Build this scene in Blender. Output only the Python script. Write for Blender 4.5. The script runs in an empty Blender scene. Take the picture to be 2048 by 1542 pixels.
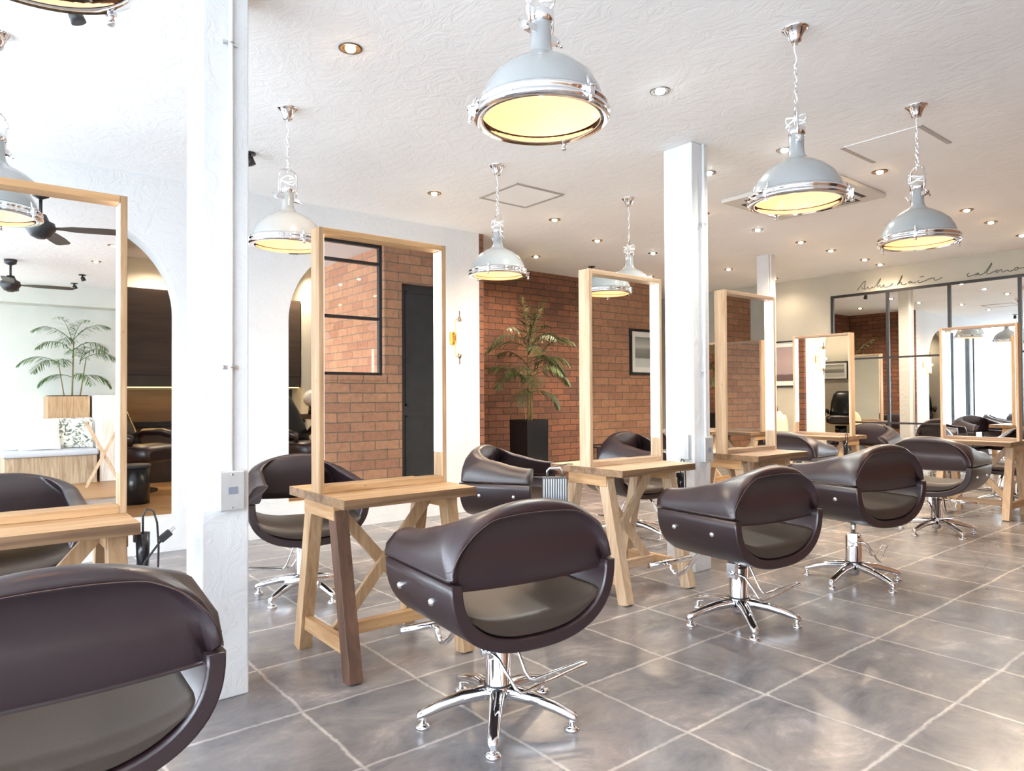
import bpy, math, random
from math import sin, cos, pi, radians as R
from mathutils import Vector, Matrix
random.seed(7)
C = bpy.context.scene.collection
scn = bpy.context.scene

# ---------------------------------------------------------------- camera
cam_d = bpy.data.cameras.new('camera'); cam = bpy.data.objects.new('camera', cam_d); C.objects.link(cam)
cam_d.sensor_width = 36; cam_d.lens = 1377.8 / 2048 * 36; cam_d.clip_start = .02; cam_d.clip_end = 300
yaw, pit, rol = R(51.409), R(.844), R(-.332)
f_ = Vector((cos(yaw)*cos(pit), sin(yaw)*cos(pit), sin(pit)))
r_ = Vector((sin(yaw), -cos(yaw), 0)); u_ = r_.cross(f_)
r2 = r_*cos(rol) + u_*sin(rol); u2 = -r_*sin(rol) + u_*cos(rol)
M = Matrix((r2, u2, -f_)).transposed().to_4x4(); M.translation = Vector((0, 0, 1.2))
cam.matrix_world = M
scn.camera = cam

# ---------------------------------------------------------------- sky, light, exposure
SKY = 10.2
w = bpy.data.worlds.new('sky'); scn.world = w; w.use_nodes = True
wn = w.node_tree.nodes; wn.clear()
bg = wn.new('ShaderNodeBackground'); wo = wn.new('ShaderNodeOutputWorld')
tc = wn.new('ShaderNodeTexCoord'); sx = wn.new('ShaderNodeSeparateXYZ'); cr = wn.new('ShaderNodeValToRGB')
w.node_tree.links.new(tc.outputs['Generated'], sx.inputs[0]); w.node_tree.links.new(sx.outputs[2], cr.inputs[0])
w.node_tree.links.new(cr.outputs[0], bg.inputs[0]); w.node_tree.links.new(bg.outputs[0], wo.inputs[0])
cr.color_ramp.elements[0].position = 0; cr.color_ramp.elements[0].color = (.82, .91, 1, 1)
cr.color_ramp.elements[1].position = .6; cr.color_ramp.elements[1].color = (.70, .84, 1, 1)
bg.inputs[1].default_value = SKY
for nm, loc, rot, sz in (('window_portal', (-2.68, -.5, 1.45), (0, -R(90), 0), (2.7, 12.6)), ('window_portal', (-1.75, 5.95, 1.45), (-R(90), 0, 0), (1.8, 2.7)),):
    l = bpy.data.lights.new(nm, 'AREA'); l.shape = 'RECTANGLE'; l.size, l.size_y = sz; l.cycles.is_portal = True
    o = bpy.data.objects.new(nm, l); C.objects.link(o); o.location = loc; o.rotation_euler = rot
scn.view_settings.view_transform = 'Standard'; scn.view_settings.look = 'None'
scn.view_settings.gamma = 1; scn.view_settings.use_curve_mapping = False
scn.view_settings.exposure = 0.78

# ---------------------------------------------------------------- materials
MATS = {}
def nt(name):
    m = bpy.data.materials.new(name); m.use_nodes = True; MATS[name] = m
    N = m.node_tree.nodes; return m, N, m.node_tree.links, N['Principled BSDF']
def setp(b, col=None, rough=None, metal=None, spec=None, coat=None):
    if col is not None: b.inputs['Base Color'].default_value = (*col, 1)
    if rough is not None: b.inputs['Roughness'].default_value = rough
    if metal is not None: b.inputs['Metallic'].default_value = metal
    if spec is not None: b.inputs['Specular IOR Level'].default_value = spec
    if coat is not None: b.inputs['Coat Weight'].default_value = coat; b.inputs['Coat Roughness'].default_value = .15
def noise(N, L, vec, scale, detail=3, rough=.5, dist=0):
    n = N.new('ShaderNodeTexNoise'); n.inputs['Scale'].default_value = scale; n.inputs['Detail'].default_value = detail
    n.inputs['Roughness'].default_value = rough; n.inputs['Distortion'].default_value = dist
    if vec is not None: L.new(vec, n.inputs['Vector'])
    return n
def mapping(N, L, src, scale=(1, 1, 1), loc=(0, 0, 0), rot=(0, 0, 0)):
    m = N.new('ShaderNodeMapping'); m.inputs['Scale'].default_value = scale; m.inputs['Location'].default_value = loc
    m.inputs['Rotation'].default_value = rot; L.new(src, m.inputs['Vector']); return m.outputs[0]
def ramp(N, L, fac, stops):
    r = N.new('ShaderNodeValToRGB'); L.new(fac, r.inputs[0]); e = r.color_ramp.elements
    while len(e) < len(stops): e.new(.5)
    for el, (p, c) in zip(e, stops): el.position = p; el.color = (*c, 1)
    return r.outputs[0]
def bump(N, L, b, h, strength=.3, dist=.01):
    u = N.new('ShaderNodeBump'); u.inputs['Strength'].default_value = strength; u.inputs['Distance'].default_value = dist
    L.new(h, u.inputs['Height']); L.new(u.outputs[0], b.inputs['Normal']); return u
def simple(name, col, rough=.5, metal=0, var=.06, scale=12, bmp=0, coat=None, spec=None):
    m, N, L, b = nt(name); setp(b, col, rough, metal, spec, coat)
    t = N.new('ShaderNodeTexCoord'); n = noise(N, L, t.outputs['Object'], scale, 4)
    d = tuple(max(0, c*(1-var)) for c in col); u = tuple(min(1, c*(1+var)) for c in col)
    L.new(ramp(N, L, n.outputs[0], [(.3, d), (.7, u)]), b.inputs['Base Color'])
    if bmp: bump(N, L, b, n.outputs[0], bmp, .004)
    return m
def emis(name, col, s):
    m, N, L, b = nt(name); setp(b, (.8, .8, .8)); b.inputs['Emission Color'].default_value = (*col, 1)
    b.inputs['Emission Strength'].default_value = s; return m
def plaster(name, col, strength=.5, scale=1.0):
    m, N, L, b = nt(name); setp(b, col, .75)
    t = N.new('ShaderNodeTexCoord')
    n1 = noise(N, L, mapping(N, L, t.outputs['Object'], (7*scale, 5*scale, 7*scale), rot=(.2, .1, .6)), 1, 6, .62, 1.6)
    n2 = noise(N, L, t.outputs['Object'], 1.1, 3)
    rd = ramp(N, L, n1.outputs[0], [(.42, (0, 0, 0)), (.52, (.7, .7, .7)), (.6, (1, 1, 1))])
    bump(N, L, b, rd, strength, .012)
    d = tuple(c*.95 for c in col)
    L.new(ramp(N, L, n2.outputs[0], [(.35, d), (.65, col)]), b.inputs['Base Color']); return m
def limewash(name, a, c):
    m, N, L, b = nt(name); setp(b, a, .8); t = N.new('ShaderNodeTexCoord')
    n = noise(N, L, t.outputs['Object'], 1.3, 6, .6, .6)
    L.new(ramp(N, L, n.outputs[0], [(.3, a), (.7, c)]), b.inputs['Base Color'])
    n2 = noise(N, L, t.outputs['Object'], 9, 5); bump(N, L, b, n2.outputs[0], .2, .006); return m
def brick(name, axis, rowh, width, c1, c2, mortar, off=(0, 0)):
    m, N, L, b = nt(name); setp(b, c1, .85); t = N.new('ShaderNodeTexCoord')
    s = N.new('ShaderNodeSeparateXYZ'); L.new(t.outputs['Object'], s.inputs[0])
    wob = noise(N, L, t.outputs['Object'], 9, 3); sub = N.new('ShaderNodeMath'); sub.operation = 'MULTIPLY_ADD'
    L.new(wob.outputs[0], sub.inputs[0]); sub.inputs[1].default_value = .016; sub.inputs[2].default_value = -.008
    ax = N.new('ShaderNodeMath'); L.new(s.outputs[0 if axis == 'x' else 1], ax.inputs[0]); L.new(sub.outputs[0], ax.inputs[1])
    az = N.new('ShaderNodeMath'); L.new(s.outputs[2], az.inputs[0]); L.new(sub.outputs[0], az.inputs[1])
    cb = N.new('ShaderNodeCombineXYZ'); L.new(ax.outputs[0], cb.inputs[0]); L.new(az.outputs[0], cb.inputs[1])
    br = N.new('ShaderNodeTexBrick'); L.new(mapping(N, L, cb.outputs[0], loc=(off[0], off[1], 0)), br.inputs['Vector'])
    br.inputs['Scale'].default_value = 1; br.inputs['Brick Width'].default_value = width; br.inputs['Row Height'].default_value = rowh
    br.inputs['Mortar Size'].default_value = .0055; br.inputs['Mortar Smooth'].default_value = .15; br.inputs['Bias'].default_value = -.2
    br.inputs['Color1'].default_value = (*c1, 1); br.inputs['Color2'].default_value = (*c2, 1); br.inputs['Mortar'].default_value = (*mortar, 1)
    n = noise(N, L, t.outputs['Object'], 22, 5, .65)
    mx = N.new('ShaderNodeMixRGB'); mx.blend_type = 'MULTIPLY'; mx.inputs[0].default_value = .7
    L.new(br.outputs[0], mx.inputs[1]); L.new(ramp(N, L, n.outputs[0], [(.3, (.72, .70, .70)), (.6, (1.1, 1.05, 1.0))]), mx.inputs[2])
    L.new(mx.outputs[0], b.inputs['Base Color'])
    h = N.new('ShaderNodeMath'); h.operation = 'MULTIPLY_ADD'; L.new(br.outputs[1], h.inputs[0]); h.inputs[1].default_value = -1.0; 
    L.new(n.outputs[0], h.inputs[2]); bump(N, L, b, h.outputs[0], .6, .012); return m
def wood(name, c1, c2, c3, axis='x', rough=.55, scale=1.0):
    m, N, L, b = nt(name); setp(b, c1, rough); t = N.new('ShaderNodeTexCoord')
    sc = {'x': (1.2, 16, 16), 'y': (16, 1.2, 16), 'z': (16, 16, 1.2)}[axis]; sc = tuple(q*scale for q in sc)
    n = noise(N, L, mapping(N, L, t.outputs['Object'], sc), 1.0, 5, .6, 1.2)
    sc2 = tuple(q*4 for q in sc); n2 = noise(N, L, mapping(N, L, t.outputs['Object'], sc2), 1.0, 3, .5)
    c = ramp(N, L, n.outputs[0], [(.28, c3), (.45, c1), (.62, c2)])
    mx = N.new('ShaderNodeMixRGB'); mx.blend_type = 'MULTIPLY'; mx.inputs[0].default_value = .5
    L.new(c, mx.inputs[1]); L.new(ramp(N, L, n2.outputs[0], [(.35, (.7, .66, .6)), (.6, (1, 1, 1))]), mx.inputs[2])
    kn = N.new('ShaderNodeTexVoronoi'); L.new(mapping(N, L, t.outputs['Object'], tuple(4.2 if q > 5 else 2.2 for q in sc)), kn.inputs['Vector'])
    mk = N.new('ShaderNodeMixRGB'); mk.blend_type = 'MULTIPLY'; mk.inputs[0].default_value = .7
    L.new(mx.outputs[0], mk.inputs[1]); L.new(ramp(N, L, kn.outputs['Distance'], [(.03, (.45, .3, .2)), (.09, (1, 1, 1))]), mk.inputs[2])
    L.new(mk.outputs[0], b.inputs['Base Color']); bump(N, L, b, n2.outputs[0], .15, .003); return m
def floor_tile(name):
    m, N, L, b = nt(name); setp(b, (.3, .27, .25), .3); t = N.new('ShaderNodeTexCoord')
    w1 = noise(N, L, t.outputs['Object'], 5, 2); w2 = noise(N, L, t.outputs['Object'], 38, 3)
    s1 = N.new('ShaderNodeVectorMath'); s1.operation = 'MULTIPLY_ADD'; L.new(w1.outputs['Color'], s1.inputs[0])
    s1.inputs[1].default_value = (.024, .024, 0); L.new(mapping(N, L, t.outputs['Object'], loc=(-1.038, -1.048, 0)), s1.inputs[2])
    s2 = N.new('ShaderNodeVectorMath'); s2.operation = 'MULTIPLY_ADD'; L.new(w2.outputs['Color'], s2.inputs[0])
    s2.inputs[1].default_value = (.012, .012, 0); L.new(s1.outputs[0], s2.inputs[2])
    br = N.new('ShaderNodeTexBrick'); L.new(s2.outputs[0], br.inputs['Vector']); br.offset = 0; br.offset_frequency = 1
    br.inputs['Scale'].default_value = 1; br.inputs['Brick Width'].default_value = .4985; br.inputs['Row Height'].default_value = .513
    br.inputs['Mortar Size'].default_value = .012; br.inputs['Mortar Smooth'].default_value = 1; br.inputs['Bias'].default_value = 0
    br.inputs['Color1'].default_value = (.235, .217, .213, 1); br.inputs['Color2'].default_value = (.18, .168, .168, 1)
    br.inputs['Mortar'].default_value = (.45, .415, .385, 1)
    n = noise(N, L, mapping(N, L, t.outputs['Object'], (1, 1.5, 1), rot=(0, 0, .5)), 2.8, 10, .72, .5)
    n3 = noise(N, L, t.outputs['Object'], 1.1, 4, .6)
    mx = N.new('ShaderNodeMixRGB'); mx.blend_type = 'MULTIPLY'; mx.inputs[0].default_value = 1
    L.new(br.outputs[0], mx.inputs[1]); L.new(ramp(N, L, n.outputs[0], [(.30, (.50, .53, .58)), (.44, (.80, .81, .83)), (.56, (1.02, 1.0, .99)), (.70, (1.65, 1.58, 1.52))]), mx.inputs[2])
    m2 = N.new('ShaderNodeMixRGB'); m2.blend_type = 'MULTIPLY'; m2.inputs[0].default_value = 1
    L.new(mx.outputs[0], m2.inputs[1]); L.new(ramp(N, L, n3.outputs[0], [(.35, (.86, .89, .94)), (.65, (1.1, 1.05, 1.0))]), m2.inputs[2])
    L.new(m2.outputs[0], b.inputs['Base Color'])
    n2 = noise(N, L, t.outputs['Object'], 3.5, 3)
    L.new(ramp(N, L, n2.outputs[0], [(.1, (.15,)*3), (.9, (.30,)*3)]), b.inputs['Roughness'])
    h = N.new('ShaderNodeMath'); h.operation = 'MULTIPLY_ADD'; L.new(br.outputs[1], h.inputs[0]); h.inputs[1].default_value = -.5
    L.new(n3.outputs[0], h.inputs[2]); bump(N, L, b, h.outputs[0], .10, .01); return m
def thin_glass(name, tint=(1, 1, 1), gl=.08):
    m, N, L, b = nt(name); N.remove(b); o = N['Material Output']
    tr = N.new('ShaderNodeBsdfTransparent'); tr.inputs[0].default_value = (*tint, 1)
    g = N.new('ShaderNodeBsdfGlossy'); g.inputs['Roughness'].default_value = .03
    mx = N.new('ShaderNodeMixShader'); mx.inputs[0].default_value = gl; L.new(tr.outputs[0], mx.inputs[1]); L.new(g.outputs[0], mx.inputs[2])
    L.new(mx.outputs[0], o.inputs[0]); return m

plaster('white_plaster', (.69, .69, .69), .24)
plaster('ceiling_plaster', (.94, .94, .94), .17, 1.0)
limewash('limewash', (.48, .46, .39), (.57, .545, .46))
limewash('lobby_limewash', (.58, .60, .54), (.68, .69, .63))
simple('dark_panel', (.055, .04, .032), .45, var=.25, scale=5)
simple('white_paint', (.90, .90, .90), .5, var=.02)
brick('brick_back', 'x', .0865, .245, (.22, .092, .05), (.105, .05, .034), (.045, .032, .024))
brick('brick_return', 'y', .0865, .245, (.22, .092, .05), (.105, .05, .034), (.045, .032, .024))
brick('brick_right', 'x', .095, .268, (.46, .24, .14), (.33, .16, .10), (.18, .14, .10))
brick('brick_porch', 'y', .098, .275, (.66, .32, .17), (.50, .21, .12), (.30, .22, .16))
floor_tile('floor_tile')
wood('wood_x', (0.449, 0.249, 0.106), (0.540, 0.330, 0.164), (0.324, 0.168, 0.072), 'x')
wood('wood_y', (0.404, 0.224, 0.096), (0.486, 0.297, 0.147), (0.292, 0.151, 0.065), 'y')
wood('wood_z', (0.390, 0.238, 0.121), (0.486, 0.317, 0.180), (0.278, 0.158, 0.077), 'z')
wood('wood_pale_z', (0.499, 0.343, 0.212), (0.556, 0.409, 0.275), (0.404, 0.251, 0.140), 'z')
wood('wood_pale_x', (0.486, 0.329, 0.205), (0.556, 0.409, 0.275), (0.382, 0.238, 0.128), 'x')
wood('wood_grey_x', (0.302, 0.197, 0.126), (0.375, 0.260, 0.179), (0.181, 0.109, 0.067), 'x')
wood('wood_dark_z', (0.104, 0.049, 0.029), (0.155, 0.077, 0.046), (0.055, 0.026, 0.017), 'z')
wood('wood_grey_z', (.34, .25, .16), (.46, .36, .25), (.22, .15, .09), 'z')
wood('lit_wood_z', (.74, .70, .64), (.80, .77, .72), (.66, .60, .53), 'z')  # pale wood, the strong light falling on it put into the colour
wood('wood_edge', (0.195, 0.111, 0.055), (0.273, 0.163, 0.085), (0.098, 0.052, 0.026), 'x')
wood('wood_floor', (0.296, 0.158, 0.064), (0.359, 0.205, 0.091), (0.210, 0.106, 0.040), 'x', .4, .6)
wood('brown_veneer', (.05, .031, .023), (.065, .042, .031), (.034, .021, .016), 'x', .5, .4)
simple('leather', (.019, .0085, .011), .35, var=.08, scale=260, bmp=.12, spec=.75)
simple('leather_seat', (.042, .030, .023), .42, var=.08, scale=260, bmp=.12, spec=.4)
simple('stitch', (.10, .06, .05), .6)
simple('chrome', (.86, .86, .88), .07, 1, var=.01)
simple('satin_metal', (.62, .63, .64), .3, 1, var=.04)
simple('case_grey', (.09, .085, .085), .4, .5)
simple('rib_silver', (.42, .46, .52), .45, .6, var=.03)
simple('brass', (.75, .46, .14), .3, 1, var=.05)
simple('bronze', (.36, .26, .20), .35, 1, var=.08)
simple('black_metal', (.022, .020, .022), .4, var=.1)
simple('black_gloss', (.012, .013, .015), .22, var=.1)
simple('black_matte', (.03, .03, .032), .6, var=.1)
simple('shade_enamel', (.30, .305, .305), .14, var=.02, coat=.6)
simple('shade_inner', (.86, .60, .42), .5, var=.02)
simple('steel_box', (.62, .64, .64), .4, .6, var=.05)
simple('outlet_grey', (.20, .21, .26), .5)
simple('trim_bronze', (.16, .11, .07), .3, .7, var=.05)
simple('trim_nickel', (.35, .35, .34), .2, .9, var=.05)
simple('hatch_grey', (.45, .42, .40), .5, .3)
simple('ac_white', (.66, .63, .58), .5, var=.02)
simple('cushion_white', (.82, .81, .78), .9, var=.03, scale=30, bmp=.2)
simple('cushion_grey', (.42, .44, .48), .9, var=.05, scale=40, bmp=.2)
simple('towel_brown', (.12, .075, .065), .95, var=.2, scale=14, bmp=.5)
simple('throw_cream', (.74, .60, .40), .95, var=.15, scale=20, bmp=.4)
simple('cloth_mauve', (.34, .20, .18), .9, var=.15, scale=16, bmp=.3)
simple('palm_green', (.05, .08, .022), .5, var=.4, scale=9)
simple('palm_bright', (.09, .16, .045), .5, var=.35, scale=9)
simple('palm_stem', (.22, .17, .06), .6, var=.3, scale=14)
simple('soil', (.05, .035, .025), .95, var=.3, scale=40, bmp=.4)
simple('concrete', (.62, .61, .58), .9, var=.08, scale=2)
simple('mat_board', (.86, .84, .80), .8, var=.02)
simple('ink', (.10, .10, .09), .7)
simple('ivory_plastic', (.85, .80, .72), .3)
emis('bulb_warm', (1, .66, .40), 13); emis('bulb_white', (1, .97, .9), 30)
emis('down_warm', (1, .68, .36), 70); emis('down_white', (.96, 1, .93), 60)
emis('led_white', (1, .93, .86), 3.2); emis('tube_warm', (1, .80, .52), 7); emis('strip_amber', (1, .58, .16), 4)
emis('ac_glow', (.9, .9, .9), .0)
thin_glass('window_glass'); thin_glass('lens_glass', (1, .97, .92), .05)
m, N, L, b = nt('mirror'); setp(b, (.90, .92, .91), .004, 1)
m, N, L, b = nt('floral'); setp(b, (.8, .8, .76), .9); t = N.new('ShaderNodeTexCoord')
n = noise(N, L, t.outputs['Object'], 15, 3, .5, 1.5); L.new(ramp(N, L, n.outputs[0], [(.40, (.10, .14, .12)), (.46, (.42, .42, .34)), (.52, (.84, .83, .78))]), b.inputs['Base Color'])
def art(name, stops, axis=2):
    m, N, L, b = nt(name); setp(b, (.5, .5, .5), .35); t = N.new('ShaderNodeTexCoord')
    s = N.new('ShaderNodeSeparateXYZ'); L.new(t.outputs['Generated'], s.inputs[0])
    n = noise(N, L, t.outputs['Object'], 7, 4); a = N.new('ShaderNodeMath'); a.operation = 'MULTIPLY_ADD'
    L.new(n.outputs[0], a.inputs[0]); a.inputs[1].default_value = .05; L.new(s.outputs[axis], a.inputs[2])
    L.new(ramp(N, L, a.outputs[0], stops), b.inputs['Base Color'])
art('art_dusk', [(.0, (.14, .10, .10)), (.20, (.16, .11, .12)), (.23, (.42, .34, .34)), (.6, (.50, .40, .40)), (1, (.42, .34, .34))])
art('art_mist', [(.0, (.62, .66, .64)), (.30, (.60, .62, .58)), (.34, (.20, .21, .19)), (.62, (.30, .31, .28)), (.70, (.6, .6, .56)), (1, (.25, .26, .24))])

# ---------------------------------------------------------------- mesh builder
def rotm(rx=0, ry=0, rz=0): return Matrix.Rotation(rz, 3, 'Z') @ Matrix.Rotation(ry, 3, 'Y') @ Matrix.Rotation(rx, 3, 'X')
class MB:
    def __init__(s): s.v = []; s.f = []; s.sm = []
    def add(s, vs, fs, sm=False):
        k = len(s.v); s.v += [tuple(p) for p in vs]; s.f += [tuple(i+k for i in f) for f in fs]; s.sm += [sm]*len(fs); return s
    def box(s, lo, hi):
        x0, y0, z0 = lo; x1, y1, z1 = hi
        return s.add([(x0,y0,z0),(x1,y0,z0),(x1,y1,z0),(x0,y1,z0),(x0,y0,z1),(x1,y0,z1),(x1,y1,z1),(x0,y1,z1)],
                     [(0,3,2,1),(4,5,6,7),(0,1,5,4),(1,2,6,5),(2,3,7,6),(3,0,4,7)])
    def obox(s, c, size, m):
        h = [q/2 for q in size]; c = Vector(c)
        vs = [c + m @ Vector((sx_*h[0], sy_*h[1], sz_*h[2])) for sz_ in (-1, 1) for sx_, sy_ in ((-1,-1),(1,-1),(1,1),(-1,1))]
        return s.add(vs, [(0,3,2,1),(4,5,6,7),(0,1,5,4),(1,2,6,5),(2,3,7,6),(3,0,4,7)])
    def beam(s, a, b, wx, wy, up=(0, 1, 0)):
        a = Vector(a); b = Vector(b); z = (b-a); ln = z.length; z.normalize(); y = Vector(up); y = (y - z*y.dot(z)).normalized(); x = y.cross(z)
        m = Matrix((x, y, z)).transposed(); return s.obox((a+b)/2, (wx, wy, ln), m)
    def rings(s, rs, cap=(True, True), closed=True, sm=True):
        n = len(rs[0]); vs = [p for r in rs for p in r]; fs = []
        for i in range(len(rs)-1):
            for j in range(n if closed else n-1):
                a = i*n+j; b_ = i*n+(j+1) % n; fs.append((a, b_, b_+n, a+n))
        k = len(s.v); s.add(vs, fs, sm)
        if closed and cap[0]: s.f.append(tuple(k+j for j in range(n))[::-1]); s.sm.append(False)
        if closed and cap[1]: s.f.append(tuple(k+(len(rs)-1)*n+j for j in range(n))); s.sm.append(False)
        return s
    def cyl(s, a, b, r, r1=None, n=16, cap=True):
        a = Vector(a); b = Vector(b); z = (b-a).normalized(); x = z.orthogonal().normalized(); y = z.cross(x)
        r1 = r if r1 is None else r1
        return s.rings([[p + x*q*cos(2*pi*i/n) + y*q*sin(2*pi*i/n) for i in range(n)] for p, q in ((a, r), (b, r1))], (cap, cap))
    def tube(s, pts, r, n=8, closed=False, flat=1.0):
        pts = [Vector(p) for p in pts]; rs = []; up = None
        N_ = len(pts)
        for i, p in enumerate(pts):
            if closed: t = (pts[(i+1) % N_] - pts[i-1])
            else: t = pts[min(i+1, N_-1)] - pts[max(i-1, 0)]
            t.normalize()
            if up is None: up = t.orthogonal().normalized()
            up = (up - t*up.dot(t)).normalized(); y = t.cross(up)
            q = r[i] if isinstance(r, (list, tuple)) else r
            rs.append([p + up*q*cos(2*pi*k/n) + y*q*flat*sin(2*pi*k/n) for k in range(n)])
        if closed: rs.append(rs[0]); return s.rings(rs, (False, False))
        return s.rings(rs)
    def lathe(s, prof, c=(0, 0, 0), n=28, m=None):
        c = Vector(c); m = m or Matrix.Identity(3)
        rs = [[c + m @ Vector((max(r, 1e-4)*cos(2*pi*i/n), max(r, 1e-4)*sin(2*pi*i/n), z)) for i in range(n)] for r, z in prof]
        return s.rings(rs, (False, False))
    def ball(s, c, r, n=14, sc=(1, 1, 1)):
        c = Vector(c); rs = []
        for i in range(n//2+1):
            a = -pi/2 + pi*i/(n//2); rs.append([c + Vector((r*sc[0]*cos(a)*cos(2*pi*j/n), r*sc[1]*cos(a)*sin(2*pi*j/n), r*sc[2]*sin(a))) for j in range(n)])
        return s.rings(rs, (False, False))
    def prism(s, poly, y0, y1, fn=lambda a, b, y: (a, y, b)):
        n = len(poly); s.add([fn(a, b, y0) for a, b in poly] + [fn(a, b, y1) for a, b in poly],
            [tuple(range(n)), tuple(range(2*n-1, n-1, -1))] + [(i, i+n, (i+1) % n+n, (i+1) % n) for i in range(n)]); return s
    def build(s, name, mat, parent=None, bevel=0, sub=0, loc=None):
        me = bpy.data.meshes.new(name); me.from_pydata(s.v, [], s.f); me.update()
        me.polygons.foreach_set('use_smooth', s.sm)
        o = bpy.data.objects.new(name, me); C.objects.link(o)
        mats = mat if isinstance(mat, (list, tuple)) else [mat]
        for q in mats: me.materials.append(MATS[q])
        import bmesh
        bm = bmesh.new(); bm.from_mesh(me); bmesh.ops.recalc_face_normals(bm, faces=bm.faces); bm.to_mesh(me); bm.free()
        if parent is not None: o.parent = parent
        if loc is not None: o.location = loc
        if bevel:
            md = o.modifiers.new('bevel', 'BEVEL'); md.width = bevel; md.segments = 2; md.limit_method = 'ANGLE'
        if sub:
            md = o.modifiers.new('subdivision', 'SUBSURF'); md.levels = sub; md.render_levels = sub
        return o
def thing(name, label, cat, loc=(0, 0, 0), rz=0, group=None, scale=1):
    o = bpy.data.objects.new(name, None); C.objects.link(o); o.location = loc; o.rotation_euler = (0, 0, rz); o.scale = (scale,)*3
    o.empty_display_size = .1; return tag(o, label, cat, group)
def tag(o, label, cat, group=None, kind=None):
    o['label'] = label; o['category'] = cat
    if group: o['group'] = group
    if kind: o['kind'] = kind
    return o
def struct(o): o['kind'] = 'structure'; return o
def dup(root, loc, rz, label, scale=None):
    r = root.copy(); C.objects.link(r); r.location = loc; r.rotation_euler = (0, 0, rz); r['label'] = label
    if scale: r.scale = (scale,)*3
    for ch in list(root.children):
        c = ch.copy(); C.objects.link(c); c.parent = r
        for g in list(ch.children):
            d = g.copy(); C.objects.link(d); d.parent = c
    return r
def seat_cam(n):  # ease
    return n

# ================================================================= the setting
ZC = 2.92; XF = 9.85; YL = 5.9; YR = -.3; XW = -2.7; YB = -6.9; YS = 9.45
struct(MB().box((XW-.2, YB-.2, -.12), (XF+.2, YL+.2, 0)).box((-1.0, YL+.2, -.12), (XF+.2, YS+.2, 0)).build('floor', 'floor_tile'))
struct(MB().box((XW-.2, YB-.2, ZC), (XF+.2, YL+.2, ZC+.2)).box((-1.0, YL+.2, ZC), (XF+.2, YS+.2, ZC+.2)).build('ceiling', 'ceiling_plaster'))
struct(MB().box((-.85, YL+.2, 0), (3.6, YS, .2)).build('floor_shampoo', 'wood_floor'))
# left wall with two arched openings
def arch_wall():
    mb = MB(); y0, y1 = YL, YL+.2; ar = []; xs = -.85
    fn = lambda a, b, y: (a, y, b)
    arches = [(-.10, 1.33), (2.22, 3.65)]; zb, zs = .26, 1.86
    x = xs
    for a, c in arches:
        mb.prism([(x, 0), (a, 0), (a, ZC), (x, ZC)], y0, y1, fn)
        mb.prism([(a, 0), (c, 0), (c, zb), (a, zb)], y0, y1, fn)
        r = (c-a)/2; cx = (a+c)/2; K = 40
        for i in range(K):
            t0 = pi*i/K; t1 = pi*(i+1)/K
            p0 = (cx-r*cos(t0), zs+r*sin(t0)); p1 = (cx-r*cos(t1), zs+r*sin(t1))
            mb.prism([p0, p1, (p1[0], ZC), (p0[0], ZC)], y0, y1, fn)
        x = c
    mb.prism([(x, 0), (4.27, 0), (4.27, ZC), (x, ZC)], y0, y1, fn)
    return mb
import bmesh
wl = arch_wall().build('wall_left', 'white_plaster'); struct(wl)
bm = bmesh.new(); bm.from_mesh(wl.data); bmesh.ops.remove_doubles(bm, verts=bm.verts, dist=1e-5)
# remove inner coincident faces
seen = {}; dele = []
for f in bm.faces:
    k = tuple(sorted(v.index for v in f.verts))
    if k in seen: dele += [f, seen[k]]
    seen[k] = f
bmesh.ops.delete(bm, geom=list(set(dele)), context='FACES_ONLY'); bm.to_mesh(wl.data); bm.free()
struct(MB().box((4.27, YL, 0), (4.33, 7.25, ZC)).build('wall_return', 'brick_return'))
struct(MB().box((3.6, 7.25, 0), (8.3, 7.4, ZC)).build('wall_back', 'brick_back'))
struct(MB().box((3.6, YL+.2, 0), (3.75, 7.25, ZC)).build('wall_shampoo_side', 'limewash'))
struct(MB().box((3.6, 7.4, 0), (3.75, YS, ZC)).build('wall_shampoo_end', 'limewash'))
struct(MB().box((-1.0, YS, 0), (XF+.2, YS+.2, ZC)).build('wall_rear', 'limewash'))
struct(MB().box((-1.0, YL+.2, 0), (-.85, YS, ZC)).build('wall_shampoo_west', 'limewash'))
struct(MB().box((XF, YR-.2, 0), (XF+.2, YS, ZC)).build('wall_far', 'limewash'))
# right brick wall with window and door openings (seen in the mirrors)
wr = MB()
for lo, hi in (((2.05, 0), (2.38, ZC)), ((2.38, 0), (3.32, 1.41)), ((2.38, 2.73), (3.32, ZC)), ((3.32, 0), (3.52, ZC)), ((3.52, 2.364), (4.42, ZC)), ((4.42, 0), (XF, ZC))):
    wr.box((lo[0], YR-.15, lo[1]), (hi[0], YR, hi[1]))
struct(wr.build('wall_right', 'brick_right'))
d1 = struct(MB().box((3.52, YR-.12, 0), (4.42, YR-.06, 2.364)).build('door_1', 'black_matte'))
dp = MB()
for x0, x1, z0, z1 in ((3.59, 4.35, .12, 1.0), (3.59, 4.35, 1.1, 2.3)):
    dp.box((x0, YR-.06, z0), (x1, YR-.052, z0+.02)).box((x0, YR-.06, z1-.02), (x1, YR-.052, z1)).box((x0, YR-.06, z0), (x0+.02, YR-.052, z1)).box((x1-.02, YR-.06, z0), (x1, YR-.052, z1))
dp.build('door_moulding', 'black_matte', d1)
MB().cyl((4.30, YR-.02, .95), (4.30, YR-.02, 1.25), .012).build('door_handle', 'black_metal', d1)
w1 = MB()
for x in (2.38, 2.665, 3.29): w1.box((x, YR-.10, 1.41), (x+.03, YR-.05, 2.73))
for z in (1.41, 1.965, 2.52, 2.70): w1.box((2.41, YR-.099, z), (3.29, YR-.051, z+.03))
w1o = struct(w1.build('window_1', 'black_metal'))
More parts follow.
